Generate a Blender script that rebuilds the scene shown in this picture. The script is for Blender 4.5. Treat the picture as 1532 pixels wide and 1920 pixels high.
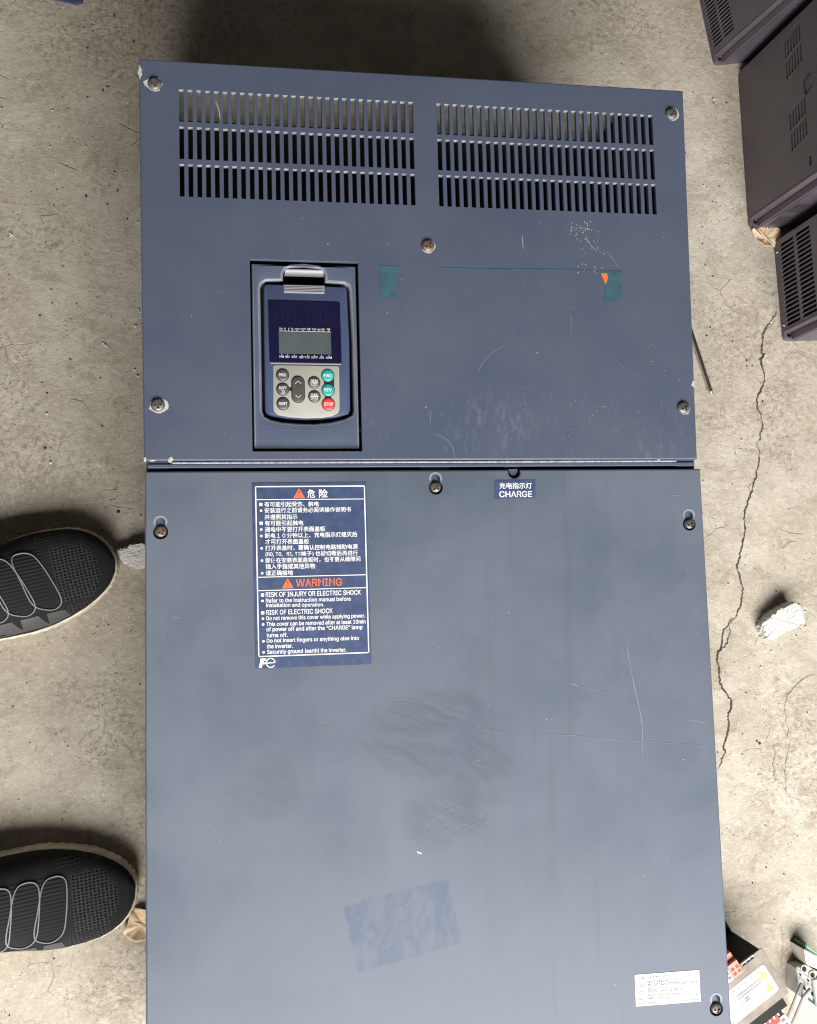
import bpy, bmesh, math, random
import numpy as np
from mathutils import Vector, Matrix, Euler

for o in list(bpy.data.objects): bpy.data.objects.remove(o)
S = bpy.context.scene
COL = S.collection
random.seed(7); rng = np.random.default_rng(5)

# ------------------------------------------------------------------ camera, world, light, exposure
HP = 0.28                                   # height of the drive's front covers above the floor
FPX = 2001.4                                # focal length in photo pixels (1532 x 1920)
CAM = Vector((0.07097, -0.50491, HP + 0.97248))
EUL = Euler((0.08777, -0.16980, -0.02659), 'XYZ')
cd = bpy.data.cameras.new('camera'); cam = bpy.data.objects.new('camera', cd); COL.objects.link(cam)
cam.location = CAM; cam.rotation_euler = EUL
cd.sensor_fit = 'VERTICAL'; cd.sensor_height = 36; cd.lens = FPX / 1920 * 36
cd.clip_start = 0.02; cd.clip_end = 200
S.camera = cam

world = bpy.data.worlds.new('World'); S.world = world; world.use_nodes = True
bg = world.node_tree.nodes['Background']; bg.inputs[0].default_value = (1.0, 0.95, 0.88, 1); bg.inputs[1].default_value = 0.055

def area(name, loc, target, sx, sy, power, color):
    l = bpy.data.lights.new(name, 'AREA'); l.shape = 'RECTANGLE'; l.size = sx; l.size_y = sy; l.energy = power; l.color = color
    o = bpy.data.objects.new(name, l); COL.objects.link(o); o.location = loc
    d = Vector(target) - Vector(loc); o.rotation_euler = d.to_track_quat('-Z', 'Y').to_euler()
    return o
# the open door of the workshop, high daylight from the foot end of the drive
area('door_light', (0.60, -2.20, 1.80), (0.28, -0.50, 0.1), 2.2, 1.25, 212, (1.0, 0.972, 0.935))
S.view_settings.view_transform = 'Standard'; S.view_settings.look = 'None'
S.cycles.filter_width = 1.2
S.view_settings.exposure = 0.0; S.view_settings.gamma = 1.0

ROT = EUL.to_matrix()
def P(px, py, z=0.0):
    """photo pixel -> point on the horizontal plane at height z"""
    d = ROT @ Vector(((px - 766) / FPX, -(py - 960) / FPX, -1))
    t = (z - CAM.z) / d.z
    return CAM + d * t
def PXM(z): return FPX / (CAM.z - z)        # rough pixels per metre at height z
def rect(x0, y0, x1, y1, z):
    l = P(x0, (y0 + y1) / 2, z).x; r = P(x1, (y0 + y1) / 2, z).x
    t = P((x0 + x1) / 2, y0, z).y; b = P((x0 + x1) / 2, y1, z).y
    return l, b, r, t

# ------------------------------------------------------------------ node helper and materials
class NT:
    def __init__(s, name):
        s.m = bpy.data.materials.new(name); s.m.use_nodes = True
        s.t = s.m.node_tree; s.n = s.t.nodes; s.l = s.t.links
        s.b = s.n['Principled BSDF']
        s.pos = s.n.new('ShaderNodeNewGeometry').outputs['Position']
    def put(s, sock, v):
        if hasattr(v, 'links'): s.l.new(v, sock)
        elif v is not None:
            if sock.type == 'RGBA' and len(v) == 3: v = (*v, 1)
            sock.default_value = v
    def math(s, op, a, b=None, c=None, clamp=False):
        n = s.n.new('ShaderNodeMath'); n.operation = op; n.use_clamp = clamp
        for i, v in enumerate((a, b, c)):
            if v is not None: s.put(n.inputs[i], v)
        return n.outputs[0]
    def mapping(s, vec, scale=(1, 1, 1), loc=(0, 0, 0), rot=(0, 0, 0)):
        n = s.n.new('ShaderNodeMapping'); s.put(n.inputs[0], vec); n.inputs[1].default_value = loc
        n.inputs[2].default_value = rot; n.inputs[3].default_value = scale; return n.outputs[0]
    def noise(s, scale, detail=4, rough=0.55, vec=None, dist=0.0):
        n = s.n.new('ShaderNodeTexNoise'); s.put(n.inputs['Vector'], vec or s.pos)
        n.inputs['Scale'].default_value = scale; n.inputs['Detail'].default_value = detail
        n.inputs['Roughness'].default_value = rough; n.inputs['Distortion'].default_value = dist
        return n.outputs[0]
    def voro(s, scale, vec=None, feature='F1', rand=1.0, out='Distance'):
        n = s.n.new('ShaderNodeTexVoronoi'); n.feature = feature; s.put(n.inputs['Vector'], vec or s.pos)
        n.inputs['Scale'].default_value = scale; n.inputs['Randomness'].default_value = rand
        return n.outputs[out]
    def ramp(s, fac, lo, hi, a=0.0, b=1.0):
        n = s.n.new('ShaderNodeMapRange'); n.interpolation_type = 'SMOOTHSTEP'; s.put(n.inputs[0], fac)
        n.inputs[1].default_value = lo; n.inputs[2].default_value = hi
        n.inputs[3].default_value = a; n.inputs[4].default_value = b; return n.outputs[0]
    def mix(s, fac, a, b, mode='MIX'):
        n = s.n.new('ShaderNodeMix'); n.data_type = 'RGBA'; n.blend_type = mode
        s.put(n.inputs[0], fac); s.put(n.inputs[6], a); s.put(n.inputs[7], b); return n.outputs[2]
    def xyz(s, vec=None):
        n = s.n.new('ShaderNodeSeparateXYZ'); s.put(n.inputs[0], vec or s.pos); return n.outputs
    def bump(s, h, strength=0.3, dist=0.001):
        n = s.n.new('ShaderNodeBump'); n.inputs['Strength'].default_value = strength
        n.inputs['Distance'].default_value = dist; s.put(n.inputs['Height'], h); s.put(s.b.inputs['Normal'], n.outputs[0])
    def done(s, col=None, rough=0.5, metal=0.0, spec=None):
        if col is not None: s.put(s.b.inputs['Base Color'], col)
        s.put(s.b.inputs['Roughness'], rough); s.put(s.b.inputs['Metallic'], metal)
        if spec is not None: s.put(s.b.inputs['Specular IOR Level'], spec)
        return s.m
    def blob(s, px, py, a, b, ang, z, warp=None, soft=0.6):
        """stain mask: rotated ellipse with half axes a, b (photo pixels) at a photo pixel on height z"""
        c = P(px, py, z); k = PXM(z); v = s.pos
        if warp is not None: v = warp
        m = s.mapping(s.mapping(v, loc=(-c.x, -c.y, 0)), rot=(0, 0, -ang))
        x, y, _ = s.xyz(m)
        d = s.math('ADD', s.math('POWER', s.math('DIVIDE', x, a / k), 2.0), s.math('POWER', s.math('DIVIDE', y, b / k), 2.0))
        return s.ramp(d, 1.0 + soft, 1.0 - soft)

def warp_of(t, scale, amt):
    n = t.n.new('ShaderNodeTexNoise'); t.put(n.inputs['Vector'], t.pos); n.inputs['Scale'].default_value = scale; n.inputs['Detail'].default_value = 4
    a = t.n.new('ShaderNodeVectorMath'); a.operation = 'SUBTRACT'; t.l.new(n.outputs['Color'], a.inputs[0]); a.inputs[1].default_value = (.5, .5, .5)
    b = t.n.new('ShaderNodeVectorMath'); b.operation = 'MULTIPLY_ADD'; t.l.new(a.outputs[0], b.inputs[0])
    b.inputs[1].default_value = (amt, amt, 0); t.l.new(t.pos, b.inputs[2]); return b.outputs[0]

def simple(name, col, rough=0.5, metal=0.0, var=0.12, scale=60, bump=0.0, bscale=600, spec=None):
    t = NT(name); n = t.noise(scale, 5)
    c = t.mix(t.ramp(n, 0.3, 0.7), tuple(v * (1 - var) for v in col), tuple(min(1, v * (1 + var)) for v in col))
    if bump: t.bump(t.noise(bscale, 3), bump, 0.0006)
    return t.done(c, rough, metal, spec)

def make_floor_mat():
    t = NT('concrete')
    w = warp_of(t, 9, 0.05)
    big = t.noise(2.6, 5, 0.6); mid = t.noise(17, 8, 0.68, w); fine = t.noise(140, 7, 0.72); grain = t.noise(700, 3, 0.7)
    c = t.mix(t.ramp(big, 0.32, 0.68), (0.375, 0.335, 0.270), (0.472, 0.440, 0.375))
    c = t.mix(t.ramp(mid, 0.36, 0.66, 0, 0.70), c, (0.285, 0.250, 0.198))
    c = t.mix(t.ramp(fine, 0.45, 0.72, 0, 0.55), c, (0.54, 0.505, 0.43))
    c = t.mix(t.ramp(t.noise(90, 6, 0.75, w), 0.56, 0.70, 0, 0.55), c, (0.205, 0.170, 0.125))
    # brown damp stains and pale scrubbed places
    c = t.mix(t.math('MULTIPLY', t.ramp(t.noise(6, 6, 0.7, dist=0.8), 0.56, 0.72), 0.38), c, (0.235, 0.190, 0.138))
    c = t.mix(t.math('MULTIPLY', t.ramp(t.noise(4.2, 6, 0.62, t.mapping(t.pos, loc=(3, 9, 0))), 0.57, 0.74), 0.4), c, (0.57, 0.55, 0.49))
    # trowel scratches: long thin stretched noise in two directions
    for ang, lo, k in ((0.5, 0.60, 0.35), (-0.65, 0.61, 0.30)):
        st = t.noise(60, 4, 0.6, t.mapping(t.mapping(t.pos, rot=(0, 0, ang)), scale=(0.25, 3.2, 1)))
        patch = t.ramp(t.noise(7, 3, 0.5, t.mapping(t.pos, loc=(ang * 9, 1, 0))), 0.48, 0.62)
        c = t.mix(t.math('MULTIPLY', t.math('MULTIPLY', t.ramp(st, lo, lo + 0.1), patch), k), c, (0.56, 0.53, 0.46))
    # rough broken skin in patches
    rp = t.ramp(t.noise(5.5, 5, 0.6, t.mapping(w, loc=(7, 3, 0))), 0.45, 0.61); rn = t.noise(150, 9, 0.80, w)
    c = t.mix(t.math('MULTIPLY', t.math('MULTIPLY', t.ramp(rn, 0.50, 0.59), rp), 0.72), c, (0.165, 0.130, 0.088))
    c = t.mix(t.math('MULTIPLY', t.math('MULTIPLY', t.ramp(rn, 0.46, 0.38), rp), 0.55), c, (0.62, 0.59, 0.52))
    cl = t.noise(30, 7, 0.7, t.mapping(t.pos, loc=(2, 8, 0)), 0.5); c = t.mix(t.ramp(cl, 0.53, 0.66, 0, 0.5), c, (0.230, 0.188, 0.132))
    # pits and grit
    v1 = t.voro(75, w); s1 = t.noise(23, 3, 0.6)
    pit = t.math('MULTIPLY', t.ramp(v1, 0.17, 0.06), t.ramp(s1, 0.55, 0.66))
    v2 = t.voro(210); pit2 = t.math('MULTIPLY', t.ramp(v2, 0.22, 0.10), t.ramp(t.noise(31, 3), 0.50, 0.58))
    c = t.mix(t.math('MULTIPLY', pit, 0.6), c, (0.085, 0.07, 0.05)); c = t.mix(t.math('MULTIPLY', pit2, 0.6), c, (0.12, 0.10, 0.075))
    v3 = t.voro(130, t.mapping(t.pos, loc=(5, 2, 0))); c = t.mix(t.math('MULTIPLY', t.ramp(v3, 0.13, 0.05), t.ramp(t.noise(40, 2), 0.52, 0.58)), c, (0.70, 0.68, 0.62))
    # short curved scuff ridges
    ed = t.voro(26, w, 'DISTANCE_TO_EDGE')
    sc = t.math('MULTIPLY', t.ramp(ed, 0.028, 0.006), t.ramp(t.noise(13, 5, 0.6, t.mapping(t.pos, loc=(1, 4, 0))), 0.585, 0.64))
    c = t.mix(t.math('MULTIPLY', sc, 0.42), c, (0.14, 0.115, 0.085))
    c = t.mix(t.ramp(grain, 0.35, 0.7, 0, 0.28), c, (0.27, 0.24, 0.19))
    h = t.math('ADD', t.math('MULTIPLY', mid, 0.9), t.math('MULTIPLY', fine, 0.55))
    h = t.math('ADD', h, t.math('MULTIPLY', grain, 0.16)); h = t.math('SUBTRACT', h, t.math('MULTIPLY', pit, 0.5)); h = t.math('SUBTRACT', h, t.math('MULTIPLY', pit2, 0.3)); h = t.math('SUBTRACT', h, t.math('MULTIPLY', sc, 0.25))
    h = t.math('SUBTRACT', h, t.math('MULTIPLY', t.math('MULTIPLY', rn, rp), 0.5))
    t.bump(h, 0.62, 0.0042)
    return t.done(c, t.ramp(fine, 0.3, 0.7, 0.62, 0.85), 0, 0.3)

def paint_common(t, c, dust_amt, dust_col, z):
    w = warp_of(t, 14, 0.04)
    strk = t.noise(26, 5, 0.6, t.mapping(t.pos, scale=(2.2, 0.32, 1)))
    film = t.math('MULTIPLY', t.ramp(t.math('ADD', t.math('MULTIPLY', t.noise(7, 6, 0.62, w), 0.6), t.math('MULTIPLY', t.noise(2.6, 4, 0.5, w, 1.2), 0.4)), 0.34, 0.66), t.ramp(strk, 0.25, 0.8, 0.86, 1.0))
    c = t.mix(t.math('MULTIPLY', film, dust_amt), c, dust_col)
    tex = t.noise(1500, 2, 0.5)
    spk = t.math('MULTIPLY', t.ramp(t.voro(330), 0.12, 0.05), t.ramp(t.noise(28, 3), 0.54, 0.64))
    c = t.mix(t.math('MULTIPLY', spk, 0.35), c, (0.24, 0.26, 0.30))
    t.bump(t.math('ADD', t.math('MULTIPLY', tex, 0.5), t.noise(260, 2)), 0.10, 0.0004)
    return c, film, w

def make_upper_paint():
    t = NT('blue_paint')
    c, film, w = paint_common(t, (0.049, 0.062, 0.098), 0.32, (0.076, 0.090, 0.126), HP)
    # scuffed, rubbed zone above the seam
    y = t.xyz()[1]; zone = t.math('MULTIPLY', t.ramp(y, -0.29, -0.335), t.ramp(t.xyz()[0], 0.16, 0.27))
    rub = t.noise(120, 5, 0.7, t.mapping(t.pos, scale=(1.6, 0.5, 1)))
    rub = t.math('MULTIPLY', t.math('MULTIPLY', t.ramp(rub, 0.50, 0.68), zone), t.ramp(t.noise(12, 4), 0.36, 0.60))
    c = t.mix(t.math('MULTIPLY', rub, 0.30), c, (0.15, 0.17, 0.23))
    return t.done(c, t.ramp(film, 0, 1, 0.42, 0.56), 0, 0.45)

def make_lower_paint():
    t = NT('dusty_blue_paint')
    c, film, w = paint_common(t, (0.063, 0.080, 0.108), 0.72, (0.106, 0.122, 0.155), HP)
    # wiped, darker hand marks
    wip = None
    for px, py, a, b, ang in ((800, 1338, 105, 42, 0.05), (770, 1418, 95, 30, -0.25), (845, 1530, 80, 62, 0.1), (905, 1440, 60, 70, 0.5), (510, 1475, 70, 55, 0.0)):
        m = t.math('MULTIPLY', t.blob(px, py, a, b, ang, HP, w, 0.85), 0.55 if px != 510 else 0.3); wip = m if wip is None else t.math('MAXIMUM', wip, m)
    brush = t.noise(70, 5, 0.65, t.mapping(t.mapping(w, rot=(0, 0, 0.5)), scale=(0.35, 2.4, 1)))
    wip = t.math('MULTIPLY', wip, t.ramp(brush, 0.32, 0.66, 0.15, 1.0))
    c = t.mix(wip, c, (0.050, 0.063, 0.082))
    # adhesive ghost of a removed sticker
    cc = P(755, 1734, HP); k = PXM(HP); ang = math.atan2(35, 195) + 0.01
    x, yy, _ = t.xyz(t.mapping(t.mapping(warp_of(t, 160, 0.005), loc=(-cc.x, -cc.y, 0)), rot=(0, 0, -ang)))
    def edge(v, half): return t.ramp(t.math('ABSOLUTE', v), half + 0.0015, half - 0.0015)
    g = t.math('MULTIPLY', edge(x, 99 / k), edge(yy, 61 / k))
    mott = t.noise(48, 6, 0.7, t.mapping(t.pos, scale=(1.5, 0.75, 1)), 0.6)
    ghost = t.math('MULTIPLY', g, t.ramp(mott, 0.40, 0.62, 0.10, 0.70))
    c = t.mix(ghost, c, (0.050, 0.070, 0.118))
    # vertical run marks
    run = t.noise(34, 3, 0.5, t.mapping(t.pos, scale=(2.6, 0.12, 1)))
    zone = t.math('MULTIPLY', t.ramp(t.xyz()[0], 0.26, 0.33), t.ramp(t.xyz()[0], 0.47, 0.40))
    c = t.mix(t.math('MULTIPLY', t.math('MULTIPLY', t.ramp(run, 0.54, 0.66), zone), 0.30), c, (0.062, 0.076, 0.088))
    r = t.math('ADD', t.ramp(film, 0, 1, 0.44, 0.56), t.math('MULTIPLY', wip, -0.05))
    return t.done(c, r, 0, 0.34)

def make_knit():
    t = NT('black_knit')
    g = t.n.new('ShaderNodeAttribute'); g.attribute_name = 'uvw'; v = g.outputs['Vector']       # (u along shoe, v across, zone)
    u, vv, zone = t.xyz(v)
    hx = t.n.new('ShaderNodeTexVoronoi'); t.l.new(t.mapping(v, scale=(1, 1.25, 0)), hx.inputs['Vector']); hx.inputs['Scale'].default_value = 245; hx.inputs['Randomness'].default_value = 0.18
    hole = t.math('MULTIPLY', t.ramp(hx.outputs['Distance'], 0.42, 0.24), zone)
    rib = t.n.new('ShaderNodeTexWave'); rib.wave_type = 'BANDS'; rib.bands_direction = 'Y'; t.l.new(v, rib.inputs['Vector']); rib.inputs['Scale'].default_value = 80; rib.inputs['Distortion'].default_value = 0.6; rib.inputs['Detail'].default_value = 2
    tong = t.math('MULTIPLY', t.ramp(u, 0.070, 0.076), t.ramp(t.math('ABSOLUTE', t.math('ADD', vv, 0.002)), 0.034, 0.030))
    micro = t.noise(1900, 2, 0.5, v)
    h = t.math('SUBTRACT', t.math('MULTIPLY', micro, 0.35), t.math('MULTIPLY', hole, 1.2))
    h = t.math('ADD', h, t.math('MULTIPLY', t.math('MULTIPLY', rib.outputs[0], tong), 0.55))
    t.bump(h, 0.8, 0.0012)
    c = t.mix(t.ramp(micro, 0.3, 0.7), (0.009, 0.0095, 0.011), (0.021, 0.022, 0.024))
    c = t.mix(t.math('MULTIPLY', zone, 0.7), c, (0.044, 0.045, 0.048)); c = t.mix(hole, c, (0.003, 0.003, 0.003))
    lint = t.ramp(t.noise(60, 6, 0.7, v), 0.60, 0.75, 0, 0.35); c = t.mix(lint, c, (0.055, 0.052, 0.048))
    return t.done(c, 0.9, 0, 0.22)

def make_foam():
    t = NT('white_foam'); v = t.voro(330); e = t.voro(330, None, 'DISTANCE_TO_EDGE')
    c = t.mix(t.ramp(e, 0.10, 0.0, 0, 0.5), (0.55, 0.54, 0.515), (0.40, 0.39, 0.36))
    c = t.mix(t.ramp(t.noise(60, 4), 0.55, 0.75, 0, 0.15), c, (0.60, 0.56, 0.48))
    t.bump(t.math('MULTIPLY', v, -1.0), 0.5, 0.0012); return t.done(c, 0.75)

def make_leaf():
    t = NT('dry_leaf'); n = t.noise(130, 6, 0.65)
    c = t.mix(t.ramp(n, 0.3, 0.7), (0.47, 0.33, 0.21), (0.70, 0.56, 0.40)); t.bump(t.noise(420, 4), 0.5, 0.001); return t.done(c, 0.7)

M = dict(
    floor=make_floor_mat(), upper=make_upper_paint(), lower=make_lower_paint(), knit=make_knit(), foam=make_foam(), leaf=make_leaf(),
    edge=simple('lit_blue_edge', (0.19, 0.205, 0.25), 0.45, 0, 0.3, 300),
    slot_edge=simple('worn_lit_slot_edge', (0.23, 0.235, 0.25), 0.5, 0, 0.4, 400),
    tray_lip=simple('lit_tray_lip', (0.135, 0.145, 0.175), 0.36, 0, 0.1),
    inner=simple('galvanised_sheet', (0.40, 0.365, 0.29), 0.55, 0.25, 0.2, 80, 0.15),
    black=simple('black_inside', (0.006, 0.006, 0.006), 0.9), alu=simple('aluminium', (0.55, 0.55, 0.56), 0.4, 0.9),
    screw=simple('zinc_screw', (0.13, 0.123, 0.11), 0.5, 0.5, 0.3, 400, 0.2, 900),
    rust=simple('rusty_zinc', (0.17, 0.125, 0.095), 0.5, 0.5, 0.4, 400, 0.2, 900),
    bare=simple('bare_metal_chip', (0.40, 0.395, 0.365), 0.55, 0.1, 0.25, 500),
    chalk=simple('pale_scuff', (0.27, 0.265, 0.235), 0.7, 0, 0.2, 300),
    scr=simple('scratch_bright', (0.165, 0.188, 0.225), 0.5), scr2=simple('scratch_faint', (0.120, 0.140, 0.170), 0.48),
    dust=simple('dust_speck', (0.19, 0.21, 0.25), 0.7),
    navy=simple('navy_label', (0.030, 0.048, 0.110), 0.5, 0, 0.18, 120), print_white=simple('white_print', (0.70, 0.70, 0.69), 0.5, 0, 0.05),
    orange=simple('orange_print', (0.86, 0.13, 0.035), 0.5, 0, 0.05), teal=simple('torn_sticker', (0.033, 0.078, 0.105), 0.4, 0, 0.15, 90),
    tray=simple('smooth_blue_plastic', (0.066, 0.082, 0.128), 0.36, 0, 0.06, 30, 0.03, 500), pad=simple('keypad_blue', (0.045, 0.061, 0.120), 0.34, 0, 0.06, 40),
    greytab=simple('grey_plastic', (0.13, 0.13, 0.135), 0.38, 0, 0.06), ribs=simple('ribbed_latch', (0.20, 0.20, 0.21), 0.4, 0, 0.05),
    screen=simple('screen_window', (0.006, 0.006, 0.026), 0.16, 0, 0.1, 60), lcd=simple('lcd_glass', (0.060, 0.074, 0.078), 0.22, 0, 0.10, 45), seg=simple('dark_segments', (0.0085, 0.0075, 0.026), 0.3),
    beige=simple('beige_keys_plate', (0.30, 0.295, 0.26), 0.5, 0, 0.05, 50), key=simple('dark_key', (0.060, 0.055, 0.050), 0.45, 0, 0.1, 200), rim=simple('key_rim', (0.012, 0.011, 0.011), 0.6),
    tealkey=simple('teal_key', (0.022, 0.27, 0.26), 0.42, 0, 0.05), redkey=simple('red_key', (0.62, 0.045, 0.055), 0.42, 0, 0.05),
    paper=simple('white_label_paper', (0.52, 0.52, 0.51), 0.55, 0, 0.03), greyprint=simple('grey_print', (0.13, 0.13, 0.14), 0.6, 0, 0.1), palegrey=simple('pale_grey_print', (0.22, 0.21, 0.21), 0.6, 0, 0.1),
    case=simple('dark_case_plastic', (0.082, 0.070, 0.086), 0.42, 0, 0.08, 30, 0.08, 1500), 
    sole=simple('cream_sole', (0.60, 0.54, 0.43), 0.7, 0, 0.18, 90, 0.3, 200), lace=simple('grey_elastic', (0.19, 0.19, 0.195), 0.7, 0, 0.15, 600), strap=simple('grey_strap', (0.055, 0.057, 0.058), 0.6, 0, 0.1, 300),
    trouser=simple('dark_trousers', (0.02, 0.022, 0.028), 0.9), steel=simple('bright_steel', (0.55, 0.55, 0.54), 0.22, 1.0, 0.15, 200),
    crack=simple('crack_dark', (0.055, 0.045, 0.034), 0.95, 0, 0.4, 200), crack2=simple('hairline_crack', (0.255, 0.225, 0.18), 0.95, 0, 0.3, 200),
    modplate=simple('dull_zinc_plate', (0.165, 0.140, 0.118), 0.55, 0.2, 0.18, 70, 0.12, 300), blackp=simple('black_plastic', (0.009, 0.0085, 0.008), 0.65, spec=0.25),
    redp=simple('red_terminal', (0.62, 0.20, 0.14), 0.5, 0, 0.08), darkred=simple('dark_red', (0.24, 0.035, 0.03), 0.6), yellow=simple('yellow_print', (0.83, 0.70, 0.10), 0.5, 0, 0.05), olive=simple('olive_line', (0.30, 0.27, 0.12), 0.5),
    white_p=simple('white_plastic', (0.55, 0.54, 0.52), 0.45, 0, 0.06), beige_p=simple('ivory_plastic', (0.47, 0.45, 0.40), 0.5, 0, 0.06), green=simple('green_plastic', (0.03, 0.155, 0.075), 0.45), wire=simple('grey_wire', (0.185, 0.18, 0.18), 0.5),
    bluemetal=simple('blue_metal', (0.035, 0.05, 0.105), 0.45), grit=simple('dark_grit', (0.05, 0.043, 0.035), 0.9, 0, 0.4, 500),
)

# ------------------------------------------------------------------ object helpers
def tag(o, label=None, cat=None, group=None, kind=None):
    for k, v in (('label', label), ('category', cat), ('group', group), ('kind', kind)):
        if v: o[k] = v
    return o
def empty(name, loc, label, cat, group=None):
    o = bpy.data.objects.new(name, None); COL.objects.link(o); o.location = loc; o.empty_display_size = 0.05
    return tag(o, label, cat, group)
def wloc(o):
    v = Vector((0, 0, 0))
    while o is not None: v += o.location; o = o.parent
    return v
def obj(name, bm, mat, parent=None, smooth=False, recalc=True):
    """bmesh in world coordinates -> one mesh object, origin at its centre"""
    if recalc: bmesh.ops.recalc_face_normals(bm, faces=bm.faces)
    me = bpy.data.meshes.new(name)
    co = [v.co for v in bm.verts]
    if co:
        lo = Vector([min(c[i] for c in co) for i in range(3)]); hi = Vector([max(c[i] for c in co) for i in range(3)])
        c = Vector(((lo.x + hi.x) / 2, (lo.y + hi.y) / 2, lo.z))
    else: c = Vector((0, 0, 0))
    bmesh.ops.translate(bm, verts=bm.verts, vec=-c)
    if smooth:
        for f in bm.faces: f.smooth = True
    bm.to_mesh(me); bm.free()
    if isinstance(mat, (list, tuple)):
        for m in mat: me.materials.append(m)
    else: me.materials.append(mat)
    if smooth is not True and smooth:
        me.set_sharp_from_angle(angle=smooth)
    o = bpy.data.objects.new(name, me); COL.objects.link(o)
    if parent is not None: o.parent = parent
    o.location = c - (wloc(parent) if parent else Vector((0, 0, 0)))
    return o
def copy_to(o, name, world_pos, parent, rotz=0.0, mat=None):
    n = o.copy(); n.name = name; COL.objects.link(n); n.parent = parent
    n.location = Vector(world_pos) - wloc(parent); n.rotation_euler = (0, 0, rotz); return n
def BM(): return bmesh.new()
def box(bm, x0, y0, z0, x1, y1, z1, M4=None, bev=0.0):
    r = bmesh.ops.create_cube(bm, size=1.0); vs = r['verts']
    for v in vs: v.co = Vector((x0 + (v.co.x + .5) * (x1 - x0), y0 + (v.co.y + .5) * (y1 - y0), z0 + (v.co.z + .5) * (z1 - z0)))
    if bev:
        es = list({e for v in vs for e in v.link_edges})
        rr = bmesh.ops.bevel(bm, geom=es, offset=bev, segments=2, affect='EDGES', profile=0.5)
        vs = list({v for f in rr['faces'] for v in f.verts} | {v for v in vs if v.is_valid})
    if M4 is not None: bmesh.ops.transform(bm, matrix=M4, verts=[v for v in vs if v.is_valid])
    return vs
def plate(outer, holes, z, t, bev_outer=0.0, bev_holes=0.0, seg=2, bm=None):
    """flat sheet with real cut-outs: top at z, thickness t"""
    b = BM(); loops = []
    for lp in [outer] + list(holes):
        vs = [b.verts.new((x, y, z)) for x, y in lp]
        loops.append([b.edges.new((vs[i], vs[(i + 1) % len(vs)])) for i in range(len(vs))])
    if holes: bmesh.ops.triangle_fill(b, use_beauty=True, use_dissolve=False, edges=b.edges[:])
    else: b.faces.new([e.verts[0] for e in loops[0]] if False else [v for v in b.verts])
    bmesh.ops.recalc_face_normals(b, faces=b.faces)
    if b.faces and sum(f.normal.z for f in b.faces) < 0: bmesh.ops.reverse_faces(b, faces=b.faces)
    top_edges = [e for e in b.edges if len(e.link_faces) == 1]
    top_faces = b.faces[:]
    r = bmesh.ops.extrude_face_region(b, geom=top_faces, use_keep_orig=True)
    nv = [g for g in r['geom'] if isinstance(g, bmesh.types.BMVert)]
    for v in nv: v.co.z -= t
    if bev_outer or bev_holes:
        for k, lp in enumerate(loops):
            off = bev_outer if k == 0 else bev_holes
            if off: bmesh.ops.bevel(b, geom=[e for e in lp if e.is_valid], offset=off, segments=seg, affect='EDGES', profile=0.5)
    bmesh.ops.recalc_face_normals(b, faces=b.faces)
    if bm is None: return b
    me = bpy.data.meshes.new('tmp'); b.to_mesh(me); b.free(); bm.from_mesh(me); bpy.data.meshes.remove(me); return bm
def R4(x0, y0, x1, y1): return [(x0, y0), (x1, y0), (x1, y1), (x0, y1)]
def rrect(x0, y0, x1, y1, r, n=4):
    out = []
    for cx, cy, a0 in ((x1 - r, y1 - r, 0), (x0 + r, y1 - r, 90), (x0 + r, y0 + r, 180), (x1 - r, y0 + r, 270)):
        for i in range(n + 1):
            a = math.radians(a0 + 90 * i / n); out.append((cx + r * math.cos(a), cy + r * math.sin(a)))
    return out
def circle(cx, cy, r, n=20): return [(cx + r * math.cos(2 * math.pi * i / n), cy + r * math.sin(2 * math.pi * i / n)) for i in range(n)]
def prism(outer, z0, z1, bev=0.0, bm=None): return plate(outer, [], z1, z1 - z0, bev, 0, 2, bm)
def lathe(bm, prof, c, n=24, M4=None):
    rings = []
    for r, z in prof:
        if r < 1e-7: rings.append([bm.verts.new((c[0], c[1], c[2] + z))])
        else: rings.append([bm.verts.new((c[0] + r * math.cos(2 * math.pi * i / n), c[1] + r * math.sin(2 * math.pi * i / n), c[2] + z)) for i in range(n)])
    for a, b in zip(rings, rings[1:]):
        for i in range(n):
            j = (i + 1) % n
            if len(a) == 1: bm.faces.new((a[0], b[i], b[j]))
            elif len(b) == 1: bm.faces.new((a[i], a[j], b[0]))
            else: bm.faces.new((a[i], a[j], b[j], b[i]))
    if M4 is not None: bmesh.ops.transform(bm, matrix=M4, verts=[v for r in rings for v in r])
def spline(pts, n=8, closed=False):
    pts = [Vector(p) for p in pts]; out = []; N = len(pts)
    for i in range(N if closed else N - 1):
        g = lambda k: pts[k % N] if closed else pts[max(0, min(N - 1, k))]
        p0, p1, p2, p3 = g(i - 1), g(i), g(i + 1), g(i + 2)
        for k in range(n):
            t = k / n
            out.append(0.5 * ((2 * p1) + (p2 - p0) * t + (2 * p0 - 5 * p1 + 4 * p2 - p3) * t * t + (3 * p1 - p0 - 3 * p2 + p3) * t ** 3))
    if not closed: out.append(pts[-1])
    return out
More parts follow.
